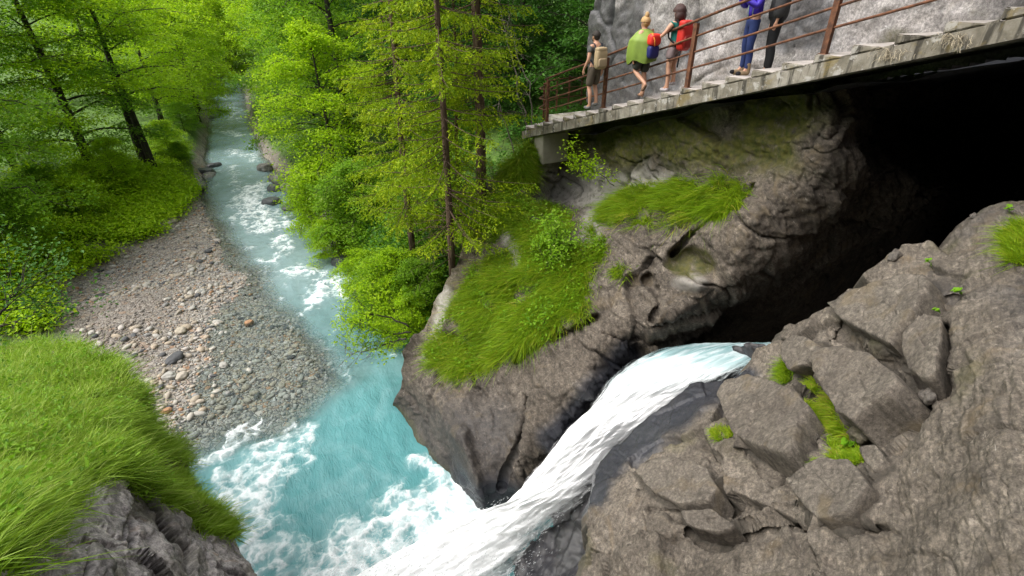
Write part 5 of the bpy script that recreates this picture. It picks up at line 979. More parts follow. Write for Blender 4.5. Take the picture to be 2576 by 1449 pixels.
def ell(mb, c, r, nu=16, nv=10, z0=-1., M=None, nz=0):
    th = np.linspace(0, 2 * math.pi, nu, endpoint=False); ph = np.linspace(math.asin(max(-1, z0)), math.pi / 2, nv)
    v = np.array([(math.cos(p) * math.cos(a), math.cos(p) * math.sin(a), math.sin(p)) for p in ph for a in th]); 
    v = v * (1 + nz * perlin(v * 3.1 + np.array(c))[:, None]) * r
    if M is not None: v = v @ np.asarray(M).T
    q = [(i * nu + j, i * nu + (j + 1) % nu, (i + 1) * nu + (j + 1) % nu, (i + 1) * nu + j) for i in range(nv - 1) for j in range(nu)]; mb.add(v + np.asarray(c), q)
def shirt(J, mat, grow=.016, sleeve=.6, name='shirt', hem=-.10, arms='lr'):
    K = sub(J, ['pelvis', 'waist', 'chest', 'upper'], grow); p = K['pelvis']; K['pelvis'] = (p[0], p[1], p[2] + .10 + hem, p[3]); E = [('pelvis', 'waist'), ('waist', 'chest'), ('chest', 'upper')]; K['nk'] = lerp3(J, 'upper', 'neck', .45, .062 + grow * .4); E.append(('upper', 'nk'))
    for n in arms:
        K.update(sub(J, [n + 'sh'], grow + .012)); E.append(('upper', n + 'sh'))
        if sleeve <= 1: K[n + 'sl'] = lerp3(J, n + 'sh', n + 'el', sleeve, .056 + grow); E.append((n + 'sh', n + 'sl'))
        else: K.update(sub(J, [n + 'el', n + 'wr'], grow + .004)); E += [(n + 'sh', n + 'el'), (n + 'el', n + 'wr')]
    return skin_mesh(name, K, E, mat)
def shorts(J, mat, grow=.018, t=.85, name='shorts', full=False):
    K = sub(J, ['pelvis', 'lhip', 'rhip'], grow); E = [('pelvis', 'lhip'), ('pelvis', 'rhip')]; K['w'] = lerp3(J, 'pelvis', 'waist', .45, (.125 + grow, .10 + grow)); E.append(('pelvis', 'w'))
    for n in 'lr':
        if full: K.update(sub(J, [n + 'kn', n + 'ca', n + 'an'], grow)); K[n + 'an'] = (*J[n + 'an'][:3], .045 + grow); E += [(n + 'hip', n + 'kn'), (n + 'kn', n + 'ca'), (n + 'ca', n + 'an')]
        else: K[n + 'm'] = lerp3(J, n + 'hip', n + 'kn', t * .55, .084 + grow); K[n + 'e'] = lerp3(J, n + 'hip', n + 'kn', t, .076 + grow); E += [(n + 'hip', n + 'm'), (n + 'm', n + 'e')]
    return skin_mesh(name, K, E, mat)
def shoe(J, n, mat, high=.0, g=.014, name='shoe'):
    K = sub(J, [n + 'an', n + 'he', n + 'ba', n + 'to'], g); K[n + 'an'] = (*J[n + 'an'][:2], J[n + 'an'][2] + high, .040 + g * .6); return skin_mesh(name, K, [(n + 'an', n + 'he'), (n + 'he', n + 'ba'), (n + 'ba', n + 'to')], mat)
def eye(h, J, mat):
    mb = MB(); h = np.array(h['head'][:3])
    ell(mb, h + (.070, .032 * J, .008), (.012, .014, .010), 8, 6); return mb.mesh('eye', mat)
EYE = simple('eye', (.03, .025, .02), .3)
def stair_hit(px_, py_):
    for i in range(-3, 30):
        p = Pz(px_, py_, A0[2] + RISE * i); s = float((p[:2] - A0[:2]) @ sd2)
        if i * RUN - .05 <= s <= (i + 1) * RUN + .05: return p
    return P(px_, py_, 12)
DOWN = math.atan2(-sd2[1], -sd2[0])
def person(px_, py_, yaw, label, parts, at=None):
    p = stair_hit(px_, py_) if at is None else at; e = empty('person', p, yaw); tag(e, label, 'person', 'walkers on the concrete stairs')
    for nm, me in parts: link(nm, me, e)
    return e
def rbox(mb, c, s, M=None, e=.45, n=14):
    th = np.linspace(-math.pi, math.pi, 2 * n, endpoint=False); ph = np.linspace(-math.pi / 2, math.pi / 2, n); sg = lambda x: np.sign(x) * np.abs(x) ** e
    v = np.array([(sg(math.cos(p)) * sg(math.cos(a)), sg(math.cos(p)) * sg(math.sin(a)), sg(math.sin(p))) for p in ph for a in th]) * np.array(s) / 2; nu = 2 * n
    if M is not None: v = v @ np.asarray(M, float).T
    mb.add(v + np.asarray(c), [(i * nu + j, i * nu + (j + 1) % nu, (i + 1) * nu + (j + 1) % nu, (i + 1) * nu + j) for i in range(n - 1) for j in range(nu)])
def backpack(pe, J, mat, mat2, size, label, off=.0, side=0., strapm=None, low=0., extra=None):
    e = empty('backpack', pe.location.copy(), pe.rotation_euler.z); tag(e, label, 'backpack', 'backpacks of the walkers')
    c = np.array(J['chest'][:3]) + (-.11 - size[0] / 2 + off, side, -.10 + low); mb = MB(); rbox(mb, c, size, None, .5); link('pack_body', mb.mesh('pack_body', mat), e)
    mb = MB(); rbox(mb, c + (-size[0] * .42, 0, -size[2] * .18), (size[0] * .45, size[1] * .78, size[2] * .45), None, .5); link('pocket', mb.mesh('pocket', mat2), e)
    mb = MB(); rbox(mb, c + (0, 0, size[2] * .43), (size[0] * .95, size[1] * .92, size[2] * .24), None, .55); link('lid', mb.mesh('lid', mat), e)
    for s in (1, -1):
        mb = MB(); sh = np.array(J['upper'][:3]); pts = np.array([c + (size[0] * .4, s * .09 , size[2] * .40), sh + (-.06, s * .11, .075), sh + (.07, s * .12, .035), sh + (.135, s * .125, -.10), sh + (.09, s * .15, -.26), c + (size[0] * .4, s * .13, -size[2] * .3)])
        t_ = np.linspace(0, 5, 22); pts = np.column_stack([np.interp(t_, range(6), pts[:, k]) for k in range(3)]); mb.tube(pts, .019, 6); link('strap', mb.mesh('strap', strapm or mat2), e)
    if extra:
        mb = MB(); mb.tube(np.array([c + (-.02, .10, -size[2] * .5), c + (-.03, .12, -size[2] * .5 - .32)]), .016, 5); link('hanging_strap', mb.mesh('hanging_strap', strapm or mat2), e)
    return e
BLACK = cloth('black_cloth', (.008, .008, .010))
# man with the tan pack
J = base_pose(1.80, lkn=(.06, .10, .53), lan=(-.02, .10, .09), rkn=(.10, -.10, .56), rca=(.03, -.10, .42), ran=(-.03, -.10, .16), rhe=(-.05, -.10, .11), rba=(.08, -.10, .10), rto=(.14, -.10, .09), lel=(-.06, .25, 1.20), lwr=(.06, .28, .98), lpa=(.09, .28, .91))
for k in ('jaw', 'head', 'crown', 'nose', 'lear', 'rear'): J[k] = (J[k][0] + .03, J[k][1], J[k][2] - .012, J[k][3])
hm = MB(); h = np.array(J['head'][:3]); ell(hm, h + (-.012, 0, .012), (.118, .106, .122), 18, 9, .02, None, .05); ell(hm, h + (-.052, 0, -.005), (.062, .086, .085), 16, 10, -.95)
bd = MB(); ell(bd, np.array(J['jaw'][:3]) + (.018, 0, -.012), (.062, .066, .045), 14, 8, -1)
HAIR_D = simple('dark_hair', (.022, .015, .011), .6, .3, 60, .6)
m1 = person(1489, 274, DOWN, 'bearded man in grey tee shirt and brown shorts walking down with a tan pack', [('body', body(J)), ('shirt', shirt(J, cloth('grey_tee', (.085, .085, .082)), .016, .55)), ('shorts', shorts(J, cloth('brown_shorts', (.10, .078, .058)), .026, .98)), ('hair', hm.mesh('hair', HAIR_D)), ('beard', bd.mesh('beard', HAIR_D)), ('eye', eye(J, 1, EYE)), ('eye', eye(J, -1, EYE)), ('shoe', shoe(J, 'l', cloth('grey_shoe', (.16, .15, .15)))), ('shoe', shoe(J, 'r', cloth('grey_shoe', (.16, .15, .15))))])
backpack(m1, J, cloth('tan_canvas', (.36, .27, .16)), cloth('tan_canvas_pocket', (.32, .24, .15)), (.20, .32, .48), 'tan canvas backpack on the bearded man', 0, 0, cloth('navy_strap', (.02, .025, .04)), -.03)
# woman under the green rain cape
J = base_pose(1.64, lkn=(.14, .09, .56), lca=(-.02, .09, .46), lan=(-.27, .09, .33), lhe=(-.31, .09, .30), lba=(-.22, .09, .20), lto=(-.17, .09, .16), rkn=(.03, -.09, .48), ran=(-.01, -.09, .085))
for k in ('neck', 'jaw', 'head', 'crown', 'nose', 'lear', 'rear', 'upper', 'chest'): J[k] = (J[k][0] + .05, J[k][1], J[k][2] - .03, J[k][3])
hm = MB(); h = np.array(J['head'][:3]); ell(hm, h + (-.012, 0, .018), (.118, .106, .115), 18, 9, -.05, None, .04); ell(hm, h + (-.055, 0, -.01), (.06, .082, .07), 14, 9, -1); ell(hm, h + (-.035, 0, .135), (.052, .05, .075), 14, 9, -1, None, .12)
nu, nv = 44, 22; cv = []
for j in range(nv):
    f = j / (nv - 1); zc_ = J['neck'][2] + .01 - f * .64
    for i in range(nu):
        a = 2 * math.pi * i / nu; rx = .075 + (.20 + .10 * f) * min(1, f * 3.2) ** .7 ; ry = .085 + (.225 + .03 * f) * min(1, f * 3.0) ** .6
        bil = .17 * f * max(0, math.cos(a)) ** 2 * math.sin(f * 2.6) + .02 * math.sin(a * 7 + f * 3) * f + .012 * math.sin(a * 13 + 5 * f) * f
        rx *= 1 - .22 * f ** 3; ry *= 1 - .2 * f ** 3; cv.append((.045 + (rx + bil) * math.cos(a) - .04 * f, (ry + bil * .6) * math.sin(a), zc_ - .09 * f * max(0, math.cos(a)) - .03 * f * math.sin(a * 3)))
cm = MB(); cm.add(np.array(cv), [(j * nu + i, j * nu + (i + 1) % nu, (j + 1) * nu + (i + 1) % nu, (j + 1) * nu + i) for j in range(nv - 1) for i in range(nu)])
BLOND = simple('blond_hair', (.42, .26, .11), .6, .25, 60, .6)
m2 = person(1607, 244, DOWN, 'fair haired woman with a top bun draped in a lime green cape, stepping down', [('body', body(J)), ('cape', cm.mesh('cape', cloth('lime_cape', (.19, .27, .045), .6))), ('shorts', shorts(J, cloth('dark_shorts', (.045, .047, .04)), .028, .93)), ('hair', hm.mesh('hair', BLOND)), ('eye', eye(J, 1, EYE)), ('eye', eye(J, -1, EYE)), ('sandal', shoe(J, 'l', cloth('brown_sandal', (.20, .11, .07)), -.05, .006, 'sandal')), ('sandal', shoe(J, 'r', cloth('brown_sandal', (.20, .11, .07)), -.05, .006, 'sandal'))])
e = empty('backpack', m2.location.copy(), DOWN); tag(e, 'red and navy daypack with an orange zip on the woman in the green cape', 'backpack', 'backpacks of the walkers'); c = np.array(J['chest'][:3])
mb = MB(); rbox(mb, c + (-.36, .02, .02), (.20, .29, .24), None, .55); link('pack_top', mb.mesh('pack_top', cloth('red_nylon', (.62, .028, .018), .55)), e)
mb = MB(); rbox(mb, c + (-.35, .02, -.22), (.18, .27, .27), None, .5); link('pack_base', mb.mesh('pack_base', cloth('navy_nylon', (.012, .014, .11), .55)), e)
mb = MB(); mb.tube(np.array([c + (-.40, .13, .15), c + (-.47, .10, .02), c + (-.48, .09, -.10)]), .013, 6); link('zip', mb.mesh('zip', cloth('orange_zip', (.75, .25, .04))), e)
# woman with the red pack
J = base_pose(1.64, lel=(-.0, .26, 1.13), lwr=(-.06, .30, .90), lpa=(-.08, .31, .83), lsh=(0, .165, 1.36), rkn=(.06, -.10, .52), ran=(0, -.10, .20), rca=(.02, -.10, .38), rhe=(-.03, -.10, .15), rba=(.11, -.10, .15), rto=(.17, -.11, .14))
J['lel'] = (.10, .27, 1.16, .04); J['lwr'] = (.27, .33, 1.02, .026); J['lpa'] = (.33, .34, .98, (.022, .034))
hm = MB(); h = np.array(J['head'][:3]); ell(hm, h + (-.018, 0, .02), (.14, .132, .135), 20, 11, -.15, None, .12); ell(hm, h + (-.055, 0, -.06), (.105, .135, .145), 18, 12, -1, None, .16)
m3 = person(1682, 229, DOWN + .1, 'dark haired woman in teal top with a red backpack, her hand held out', [('body', body(J)), ('top', shirt(J, cloth('teal_top', (.012, .17, .15), .7), .014, .08, 'top')), ('shorts', shorts(J, cloth('checked_shorts', (.20, .15, .15)), .024, .52)), ('hair', hm.mesh('hair', simple('brown_hair', (.050, .022, .018), .55, .4, 50, .7))), ('eye', eye(J, 1, EYE)), ('eye', eye(J, -1, EYE)), ('shoe', shoe(J, 'l', cloth('pale_shoe', (.40, .36, .38)))), ('shoe', shoe(J, 'r', cloth('pale_shoe', (.40, .36, .38))))])
backpack(m3, J, cloth('red_pack_nylon', (.50, .020, .014), .55), cloth('dark_red_nylon', (.26, .012, .010), .55), (.22, .31, .56), 'tall red hiking backpack on the woman in the teal top', 0, 0, BLACK, -.01, True)
# person in the blue jacket
J = base_pose(1.72, lan=(.0, .13, .085), lkn=(.03, .12, .50), lhe=(-.03, .13, .035), lba=(.11, .15, .03), lto=(.175, .16, .022), lel=(.10, .27, 1.16), lwr=(.27, .12, 1.30), lpa=(.32, .07, 1.34), rel=(.10, -.27, 1.16), rwr=(.27, -.10, 1.30), rpa=(.32, -.04, 1.34))
for k in ('jaw', 'head', 'crown', 'nose', 'lear', 'rear'): J[k] = (J[k][0] + .045, J[k][1], J[k][2] - .03, J[k][3])
hm = MB(); h = np.array(J['head'][:3]); ell(hm, h + (-.012, 0, .015), (.12, .108, .12), 18, 9, .0, None, .05); ell(hm, h + (-.05, 0, -.03), (.07, .092, .12), 16, 10, -.95)
BLUEJ = cloth('blue_softshell', (.040, .018, .36), .6); BOOT = cloth('tan_boot_suede', (.24, .17, .10))
zp = MB(); zp.tube(np.array([(.118, .004, .98), (.135, .004, 1.10), (.16, .004, 1.28), (.13, .004, 1.43)]), .007, 6); zp2 = MB(); zp2.tube(np.array([(.095, .105, 1.03), (.105, .115, 1.18)]), .006, 6)
YB = DOWN + 1.15
bl = person(1868, 187, YB, 'person in royal blue zipped jacket, jeans and hiking boots standing with a phone', [('body', body(J)), ('jacket', shirt(J, BLUEJ, .024, 2, 'jacket', -.08)), ('jeans', shorts(J, cloth('blue_jeans', (.016, .030, .115)), .012, 1, 'jeans', True)), ('hair', hm.mesh('hair', HAIR_D)), ('eye', eye(J, 1, EYE)), ('eye', eye(J, -1, EYE)), ('zip', zp.mesh('zip', cloth('pale_zip', (.35, .50, .45)))), ('pocket_zip', zp2.mesh('pocket_zip', cloth('lime_zip', (.30, .45, .20)))),
   ('boot', shoe(J, 'l', BOOT, .17, .024, 'boot')), ('boot', shoe(J, 'r', BOOT, .17, .024, 'boot'))])
for n in 'lr':
    mb = MB(); b_ = np.array(J[n + 'to'][:3]); ell(mb, b_ + (-.012, 0, .012), (.055, .048, .042), 14, 9, -1); link('toe_cap', mb.mesh('toe_cap', BLACK), bl)
ph = empty('phone', bl.location.copy(), YB); mb = MB(); rbox(mb, (.385, .01, 1.405), (.012, .15, .075), None, .25); link('phone_body', mb.mesh('phone_body', simple('dark_phone', (.015, .016, .018), .25)), ph); tag(ph, 'dark phone held sideways by the person in the blue jacket', 'phone')
# the companion in black right behind
J = base_pose(1.80, lel=(.02, .27, 1.18), rel=(.02, -.27, 1.18)); hm = MB(); h = np.array(J['head'][:3]); ell(hm, h + (-.012, 0, .015), (.12, .108, .12), 18, 9, .0, None, .05); ell(hm, h + (-.05, 0, -.03), (.06, .09, .09), 16, 10, -.95)
COAT = cloth('charcoal_coat', (.030, .030, .032))
bs = float((np.array(bl.location)[:2] - A0[:2]) @ sd2); bo = float((np.array(bl.location)[:2] - A0[:2]) @ sn2); dk_at = SP(bs + .24, min(bo + .34, 1.2), stair_z(bs + .24))
dk = person(1889, 184, YB - .35, 'person in long charcoal coat and black trousers standing close behind the blue jacket', [('body', body(J)), ('coat', shirt(J, COAT, .07, 2, 'coat', -.22)), ('trousers', shorts(J, BLACK, .022, 1, 'trousers', True)), ('hair', hm.mesh('hair', HAIR_D)), ('eye', eye(J, 1, EYE)), ('eye', eye(J, -1, EYE)), ('shoe', shoe(J, 'l', BLACK)), ('shoe', shoe(J, 'r', BLACK))], dk_at)
# ------------------------------------------------------------------ stones, boulders, undergrowth
def ico(sub_):
    bm = bmesh.new(); bmesh.ops.create_icosphere(bm, subdivisions=sub_, radius=1); v = np.array([x.co[:] for x in bm.verts]); f = np.array([[l.index for l in q.verts] for q in bm.faces]); bm.free(); return v, f
I1, I2, I4 = ico(1), ico(2), ico(4)
t = NT('river_cobble'); r_ = t.attr('rnd'); c = t.ramp(r_, [(0, (.045, .047, .052)), (.14, (.17, .17, .17)), (.32, (.31, .30, .275)), (.5, (.36, .34, .30)), (.66, (.30, .25, .195)), (.78, (.33, .295, .235)), (.88, (.30, .17, .09)), (1, (.38, .37, .35))])
c = t.mix(.6, c, t.ramp(t.noise(9, 6, .7), [(.3, (.75, .74, .72)), (.7, (1.45, 1.42, 1.38))]), 'MULTIPLY'); c = t.mix(t.attr('silt'), c, (.18, .152, .126))
STONE = t.done(t.principled(c, .75, t.bump(t.noise(30, 5), .4, .01), .35))
rs = np.random.default_rng(202)
BAR = [(545, 472), (482, 452), (398, 540), (225, 655), (140, 735), (150, 800), (250, 905), (330, 930), (388, 1095), (470, 1112), (560, 1100), (660, 1095), (770, 1040), (840, 940), (840, 850), (760, 770), (690, 690), (610, 590)]
def on_bar(n, poly=BAR):
    poly = np.array(poly, float); A = []; w = np.array([Pz(*p, -10.9) for p in poly])[:, :2]; lo, hi = w.min(0), w.max(0)
    while sum(map(len, A)) < n:
        q = lo + rs.random((n * 2, 2)) * (hi - lo); A.append(q[inpoly(q, w)])
    return np.concatenate(A)[:n]
N = 17000; xy = on_bar(N); size = np.clip(.026 * (1 - rs.random(N)) ** -.36, .026, .115) * (.75 + .5 * sstep(-.2, .4, fbm(np.column_stack([xy * .5, np.zeros(N)]), 3))); z = ground(xy)
siltn = np.clip(sstep(-10.85, -10.55, z) * .75, 0, 1); pz = proj(np.column_stack([xy, z])); big = size / pz[2]; order = np.argsort(-big); IND = 270
sc3 = np.column_stack([rs.uniform(.8, 1.35, N), rs.uniform(.7, 1.1, N), rs.uniform(.42, .75, N)]); rot = rs.random(N) * 6.28; rnd = rs.random(N)
def stone_v(base, s3, a, seed, amp=.16):
    v = base * (1 + amp * perlin(base * 1.1 + seed)[:, None] + .5 * amp * perlin(base * 2.3 + seed)[:, None]) * s3; ca, sa = math.cos(a), math.sin(a); return np.column_stack([v[:, 0] * ca - v[:, 1] * sa, v[:, 0] * sa + v[:, 1] * ca, v[:, 2]])
rest = order[IND:]; protos = [stone_v(I1[0], np.ones(3), 0, k * 7.7, .22) for k in range(24)]; V = np.stack([protos[i % 24] for i in rest]); ca, sa = np.cos(rot[rest])[:, None], np.sin(rot[rest])[:, None]
V = V * sc3[rest][:, None] * size[rest][:, None, None]; V = np.stack([V[..., 0] * ca - V[..., 1] * sa, V[..., 0] * sa + V[..., 1] * ca, V[..., 2]], -1); V[..., :2] += xy[rest][:, None]; V[..., 2] += (z[rest] + .28 * size[rest] * sc3[rest, 2])[:, None]
nv = len(I1[0]); Fq = (I1[1][None] + (np.arange(len(rest)) * nv)[:, None, None]).reshape(-1, 3)
cb = link('gravel', mesh_np('gravel', V.reshape(-1, 3), Fq, STONE, True, {'rnd': np.repeat(rnd[rest], nv), 'silt': np.repeat(siltn[rest], nv)})); tag(cb, kind='stuff')
KIND = [mesh_np('cobble', stone_v(I2[0], (1.1, .9, .6), 0, k * 3.3, .2), I2[1], STONE, True, {'rnd': np.full(len(I2[0]), [.03, .2, .35, .5, .6, .72, .8, .98][k % 8]), 'silt': np.full(len(I2[0]), .0)}) for k in range(24)]
SHADE = ['blackish', 'dark grey', 'grey', 'pale grey', 'brown', 'cream', 'light tan', 'whitish']
for k, i in enumerate(order[:IND]):
    o = link('cobble', KIND[i % 24]); s = size[i]; o.location = (xy[i, 0], xy[i, 1], z[i] + .2 * s); o.scale = (s * sc3[i, 0], s * sc3[i, 1], s); o.rotation_euler = (rs.normal() * .15, rs.normal() * .15, rot[i])
    wet_ = z[i] < WL; sh_ = SHADE[(i % 24) % 8]
    tag(o, f'{sh_} rounded cobble ' + ('under the shallow clear water of the river bar' if wet_ else 'among the dry stones of the gravel bar'), 'stone', f'{sh_} cobbles ' + ('under the shallow water' if wet_ else 'on the dry gravel bar'))
BOULD = simple('wet_dark_boulder', (.06, .062, .068), .45, .45, 5, .5); BOULG = rockmat('grey_boulder', (.09, .085, .08), (.19, .18, .17), (.30, .29, .28), sscale=(9, 9, 2), moss=False)
def boulder(px_, py_, s3, label, mat, zz=None, seed=0, ang=0., amp=.3, name='boulder', rnd_=None):
    x, y = pxg(px_, py_, -10.9); v = I4[0]; F1, F2, cid = worley(v * 1.2 + seed); b = v * (1 + amp * (perlin(v * .9 + seed) + .5 * perlin(v * 2 + seed) - .35 * (F1 - .5)))[:, None]; b[:, 2] = np.where(b[:, 2] > .75, .75 + (b[:, 2] - .75) * .3, b[:, 2])
    b = b + .03 * np.column_stack([fbm(b * 3 + seed, 3)] * 3); b = b * s3; ca, sa = math.cos(ang), math.sin(ang); b = np.column_stack([b[:, 0] * ca - b[:, 1] * sa, b[:, 0] * sa + b[:, 1] * ca, b[:, 2]])
    o = link(name, mesh_np(name, b, I4[1], mat, True, {'rnd': np.full(len(b), rnd_ or .2), 'silt': np.zeros(len(b)), 'crack': np.zeros(len(b)), 'wet': np.zeros(len(b))})); o.location = (x, y, max(gz1(x, y), WL - .1) + .25 * s3[2]); tag(o, label, 'boulder' if name == 'boulder' else 'stone', 'boulders along the river' if name == 'boulder' else None); return o
for i, b in enumerate([(690, 535, (.55, .45, .4), 'black wet boulder in the white rapid'), (735, 548, (.5, .4, .35), 'dark boulder just right of the black wet one, against the bank'), (705, 465, (.9, .6, .6), 'large grey boulder above the rapid on the right bank'), (730, 480, (.7, .6, .45), 'brown grey boulder under the drooping boughs'), (672, 445, (.6, .5, .5), 'boulder at the upstream end of the bank blocks'), (700, 500, (.5, .5, .45), 'grey block between the black boulder and the large one'), (755, 500, (.6, .5, .4), 'half hidden block under the right bank bush'),
    (520, 440, (.7, .45, .4), 'dark boulder at the head of the gravel bar by the water'), (545, 437, (.5, .35, .3), 'black boulder standing in the river at the bar head'), (497, 470, (.8, .5, .45), 'broad brown grey boulder on the gravel edge'), (530, 458, (.45, .6, .3), 'pale pinkish slab tilted at the water edge'), (436, 492, (.75, .42, .2), 'flat light grey slab lying on the gravel'), (458, 500, (.45, .3, .16), 'smaller flat slab touching the light grey slab'), (540, 290, (.6, .5, .5), 'mossy rock on the far left bank'), (533, 305, (.5, .5, .4), 'rock at the narrow bend'), (850, 660, (.6, .6, .7), 'brown rock at the pool rim under the bushes'), (862, 690, (.5, .5, .5), 'wet rock where the last rapid enters the pool')]):
    boulder(b[0], b[1], b[2], b[3], BOULD if ('black' in b[3] or 'dark' in b[3] or 'wet' in b[3]) else BOULG, None, i * 5.1, i * 1.3)
for i, b in enumerate([(524, 634, (.20, .15, .13), 'blue black stone alone on the upper gravel', .02), (628, 818, (.17, .15, .12), 'rusty orange stone in the clear shallows', .88), (455, 834, (.22, .17, .14), 'ochre stone beside the paler tan one', .76), (468, 826, (.18, .16, .13), 'tan stone touching the ochre one', .80), (440, 905, (.34, .22, .16), 'angular blackish stone at the edge of the shallows', .02), (563, 921, (.17, .13, .12), 'round grey brown stone in the shallows near the pool', .3), (427, 948, (.24, .17, .14), 'grey stone on the lowest gravel', .3), (458, 948, (.23, .16, .12), 'flat grey brown stone on the lowest gravel', .58), (404, 1030, (.18, .13, .11), 'pinkish stone next to the long grass', .62), (420, 1035, (.16, .12, .1), 'dull red stone near the long grass', .88), (545, 665, (.13, .1, .09), 'small slate grey stone below the blue black one', .22), (265, 648, (.2, .15, .12), 'light stone by the leafy slope', .98), (420, 560, (.5, .45, .16), 'low muddy hump of rock on the upper gravel', .6)]):
    boulder(b[0], b[1], b[2], b[3], STONE, None, i * 3.7 + 50, i * 1.1, .25, 'stone', b[4])
# rock cairn stone on the near rock
for px_, py_, s3, lab in [(2259, 662, (.11, .075, .06), 'loose dark striped stone resting on the near rock'), (2330, 990, (.07, .05, .05), 'small loose chip in the notch by the thick slab'), (2318, 1005, (.09, .06, .06), 'angular loose chip against the thick slab'), (2350, 1010, (.06, .04, .06), 'narrow upright chip beside the thick slab'), (2455, 553, (.05, .04, .03), 'dark pebble cluster stone near the right edge')]:
    c_, nr = rock_rel.surf(np.array([[px_, py_]])); v = I4[0]; b = v * (1 + .35 * perlin(v * 1.1 + px_) + .12 * perlin(v * 3 + px_))[:, None] * s3; o = link('loose_stone', mesh_np('loose_stone', b, I4[1], SLAB_MAT, True, {'crack': np.zeros(len(b)), 'wet': np.full(len(b), .25), 'moss': np.zeros(len(b))})); o.location = c_[0] + nr[0] * s3[2] * .6; o.rotation_euler = (.2, -.5, .7); tag(o, lab, 'stone')
# low plants on the forest floor
UG = [(-160, 560), (60, 520), (240, 440), (420, 400), (482, 440), (400, 535), (205, 622), (95, 700), (105, 780), (60, 830), (-160, 900)]
def ground_cover(poly, n, per, size, h, mat, z0, name, spread=.28, rgs=303):
    r2 = np.random.default_rng(rgs); w = np.array([Pz(*p, z0) for p in poly])[:, :2]; lo, hi = w.min(0), w.max(0); q = lo + r2.random((n * 4, 2)) * (hi - lo); q = q[inpoly(q, w)][:n]
    q = q[fbm(np.column_stack([q * .45, np.zeros(len(q))]), 3) > -.28]; zz = ground(q); hh = h * r2.uniform(.4, 1.3, len(q)); c = np.repeat(np.column_stack([q, zz + hh]), per, 0) + r2.normal(0, 1, (len(q) * per, 3)) * (spread, spread, .12)
    v, f = leaf_arrays(c, r2, size, .55); rn = np.clip(np.repeat(np.repeat(r2.normal(.5, .2, len(q)), per) + r2.normal(0, .12, len(c)), 4), 0, 1); o = link(name, mesh_np(name, v, f, mat, False, {'rnd': rn})); tag(o, kind='stuff'); return o
ground_cover(UG, 4600, 16, .13, .28, LEAF_A, -9.6, 'undergrowth'); ground_cover(UG, 3600, 16, .15, .5, LEAF_A, -9.6, 'undergrowth', .35, 304)
ground_cover([(800, 560), (1000, 480), (1200, 520), (1160, 640), (1070, 790), (1010, 800), (930, 720), (860, 640)], 3600, 15, .12, .35, LEAF_B, -9, 'undergrowth', .3, 305)
ground_cover([(900, 300), (1330, 150), (1345, 400), (1180, 520), (900, 480)], 4200, 15, .15, .4, LEAF_C, -5.5, 'undergrowth', .35, 306)
# meadow grass on the left bank
gr = GrassObj(); r2 = np.random.default_rng(404); w = np.array([Pz(*p, -9.8) for p in [(330, 440), (420, 330), (470, 360), (485, 440), (440, 475), (400, 520), (330, 560), (250, 600)]])[:, :2]; lo, hi = w.min(0), w.max(0); q = lo + r2.random((90000, 2)) * (hi - lo); q = q[inpoly(q, w)][:26000]
gr.add(*blades(np.column_stack([q, ground(q)]), np.tile([0, 0, 1.], (len(q), 1)), r2, .42, .012, .7, .4, .4)); tag(gr.make('grass', GRASS_F), kind='stuff')
# dead branches and thin bare saplings
def branch_thing(name, pts, r0, label, cat, twigs=10, leafm=None, seed=1, tl=.5):
    r2 = np.random.default_rng(seed); pts = np.array(pts); n = 14; tt = np.linspace(0, len(pts) - 1, n); cv = np.column_stack([np.interp(tt, range(len(pts)), pts[:, k]) for k in range(3)]) ; L = np.linalg.norm(pts[-1] - pts[0]); cv += r2.normal(0, .012 * L, (n, 3)); e = empty(name, pts[0]); bpy.context.view_layer.update(); mb = MB(); mb.tube(cv, np.linspace(r0, r0 * .25, n), 6); ends = []
    for k in range(twigs):
        i = r2.integers(2, n); d = (cv[-1] - cv[0]) / L; dd = d * .5 + r2.normal(0, .55, 3); dd /= np.linalg.norm(dd); a = cv[i]; b = a + dd * tl * r2.uniform(.5, 1.3); m = (a + b) / 2 + r2.normal(0, .05, 3); mb.tube(bez(a, m, b, 5), np.linspace(r0 * .35, .004, 5), 4, False); ends += [m, b]
        for _ in range(2): c = b + (dd + r2.normal(0, .5, 3)) * tl * .4; mb.tube(np.array([m, (m + c) / 2, c]), [.006, .004, .003], 3, False); ends.append(c)
    world_part(mb.build('branch_wood' if not leafm else 'stem', TWIG if not leafm else BARK_D, e), e)
    if leafm:
        C = np.repeat(np.array(ends), 16, 0) + r2.normal(0, .13, (len(ends) * 16, 3)); v, f = leaf_arrays(C, r2, .085, .6); world_part(link('leaves', mesh_np('leaves', v, f, leafm, False, {'rnd': np.clip(r2.normal(.55, .2, len(v) // 4).repeat(4), 0, 1)})), e)
    tag(e, label, cat); return e
branch_thing('bare_sapling', [P(1330, 345, 17.5), P(1312, 250, 17.2), P(1290, 150, 17.4), P(1262, 20, 17.6)], .035, 'thin pale bare stem rising beside the foot of the stairs', 'sapling', 12, None, 5, .7)
branch_thing('bare_sapling', [P(1338, 335, 17.8), P(1335, 230, 17.6), P(1302, 130, 17.9), P(1275, 60, 18)], .03, 'second thin grey stem crossing behind the first bare stem', 'sapling', 10, None, 6, .7)
branch_thing('bare_sapling', [P(1300, 400, 18), P(1262, 280, 18), P(1255, 240, 18)], .03, 'short leaning dead stem in the dark wood left of the pier', 'sapling', 8, None, 7, .5)
branch_thing('dead_branch', [P(1025, 848, 15.2), P(985, 862, 15.3), P(930, 882, 15.2), P(870, 888, 15.0)], .028, 'grey dead branch reaching from the cliff rim out over the pool', 'branch', 16, None, 8, .45)
branch_thing('overhanging_shrub', [P(1030, 820, 15.3), P(980, 800, 15.4), P(930, 790, 15.2), P(890, 815, 15.0)], .03, 'thin leafy bough arching over the pool from the cliff rim', 'shrub', 16, LEAF_A, 9, .7)
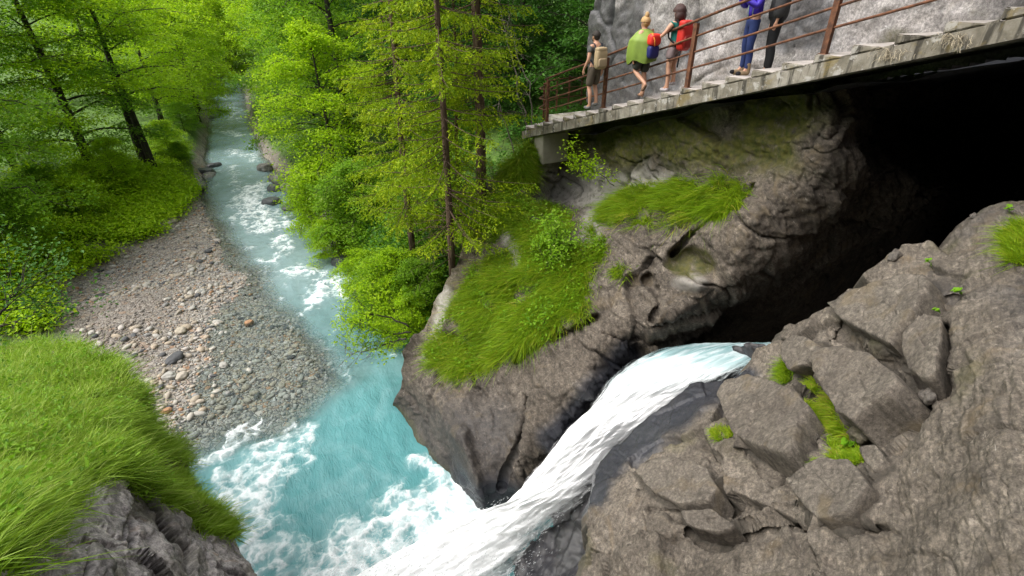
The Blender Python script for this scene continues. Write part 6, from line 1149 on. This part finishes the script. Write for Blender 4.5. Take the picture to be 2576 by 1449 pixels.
branch_thing('overhanging_shrub', [P(1035, 835, 15.2), P(985, 840, 15.3), P(930, 830, 15.1)], .025, 'sparse leafy bough below the arching one', 'shrub', 12, LEAF_A, 10, .5)
branch_thing('wall_shrub', [P(1545, 470, 13.9), P(1500, 425, 14.2), P(1460, 400, 14.4), P(1425, 395, 14.6)], .012, 'small leafy shrub growing out of the rock wall under the stairs', 'shrub', 10, LEAF_A, 11, .35)
branch_thing('fern_shrub', [P(1370, 690, 13.5), P(1385, 640, 13.4), P(1400, 600, 13.3)], .012, 'leafy green shrub in the middle of the cliff meadow', 'shrub', 26, LEAF_B, 12, .5)
branch_thing('fern_shrub', [P(1330, 850, 13.1), P(1335, 835, 13.0), P(1370, 825, 12.8)], .01, 'low leafy shrub at the lower rim of the cliff meadow', 'shrub', 12, LEAF_B, 13, .35)
x0, y0 = pxg(-40, 870, -10.2); x1, y1 = pxg(195, 795, -10.4); branch_thing('dead_branch', [(x0, y0, gz1(x0, y0) + .5), ((x0 + x1) / 2, (y0 + y1) / 2, -9.9), (x1, y1, gz1(x1, y1) + .15)], .06, 'long fallen branch lying at the foot of the leafy slope', 'branch', 12, None, 14, .8)
branch_thing('overhanging_shrub', [P(-60, 880, 9.5), P(20, 760, 10), P(70, 700, 10.5)], .03, 'dark drooping bough at the left picture edge above the fallen branch', 'shrub', 16, LEAF_C, 15, .8)
# debris caught on the edge of the stairs
for s0_, lab in ((9.75, 'tangle of dried straw snagged on the stair edge'), (10.5, 'smaller wisp of straw hanging from the stair edge')):
    r2 = np.random.default_rng(int(s0_ * 10)); mb = MB()
    for k in range(70):
        a = SP(s0_ + r2.normal(0, .10), -.115, sc_(s0_) - .27 + .14 * (r2.random() - .4) + RISE / RUN * 0); b = a + np.array([r2.normal(0, .05), r2.normal(0, .05), -r2.uniform(.0, .12)]) + np.append(-sn2 * .05, 0); mb.tube(bez(a, (a + b) / 2 + np.append(-sn2 * .05, .03), b, 5), .003, 3, False)
    o = mb.build('dry_straw', simple('dry_straw', (.42, .36, .26), .9)); tag(o, kind='stuff')
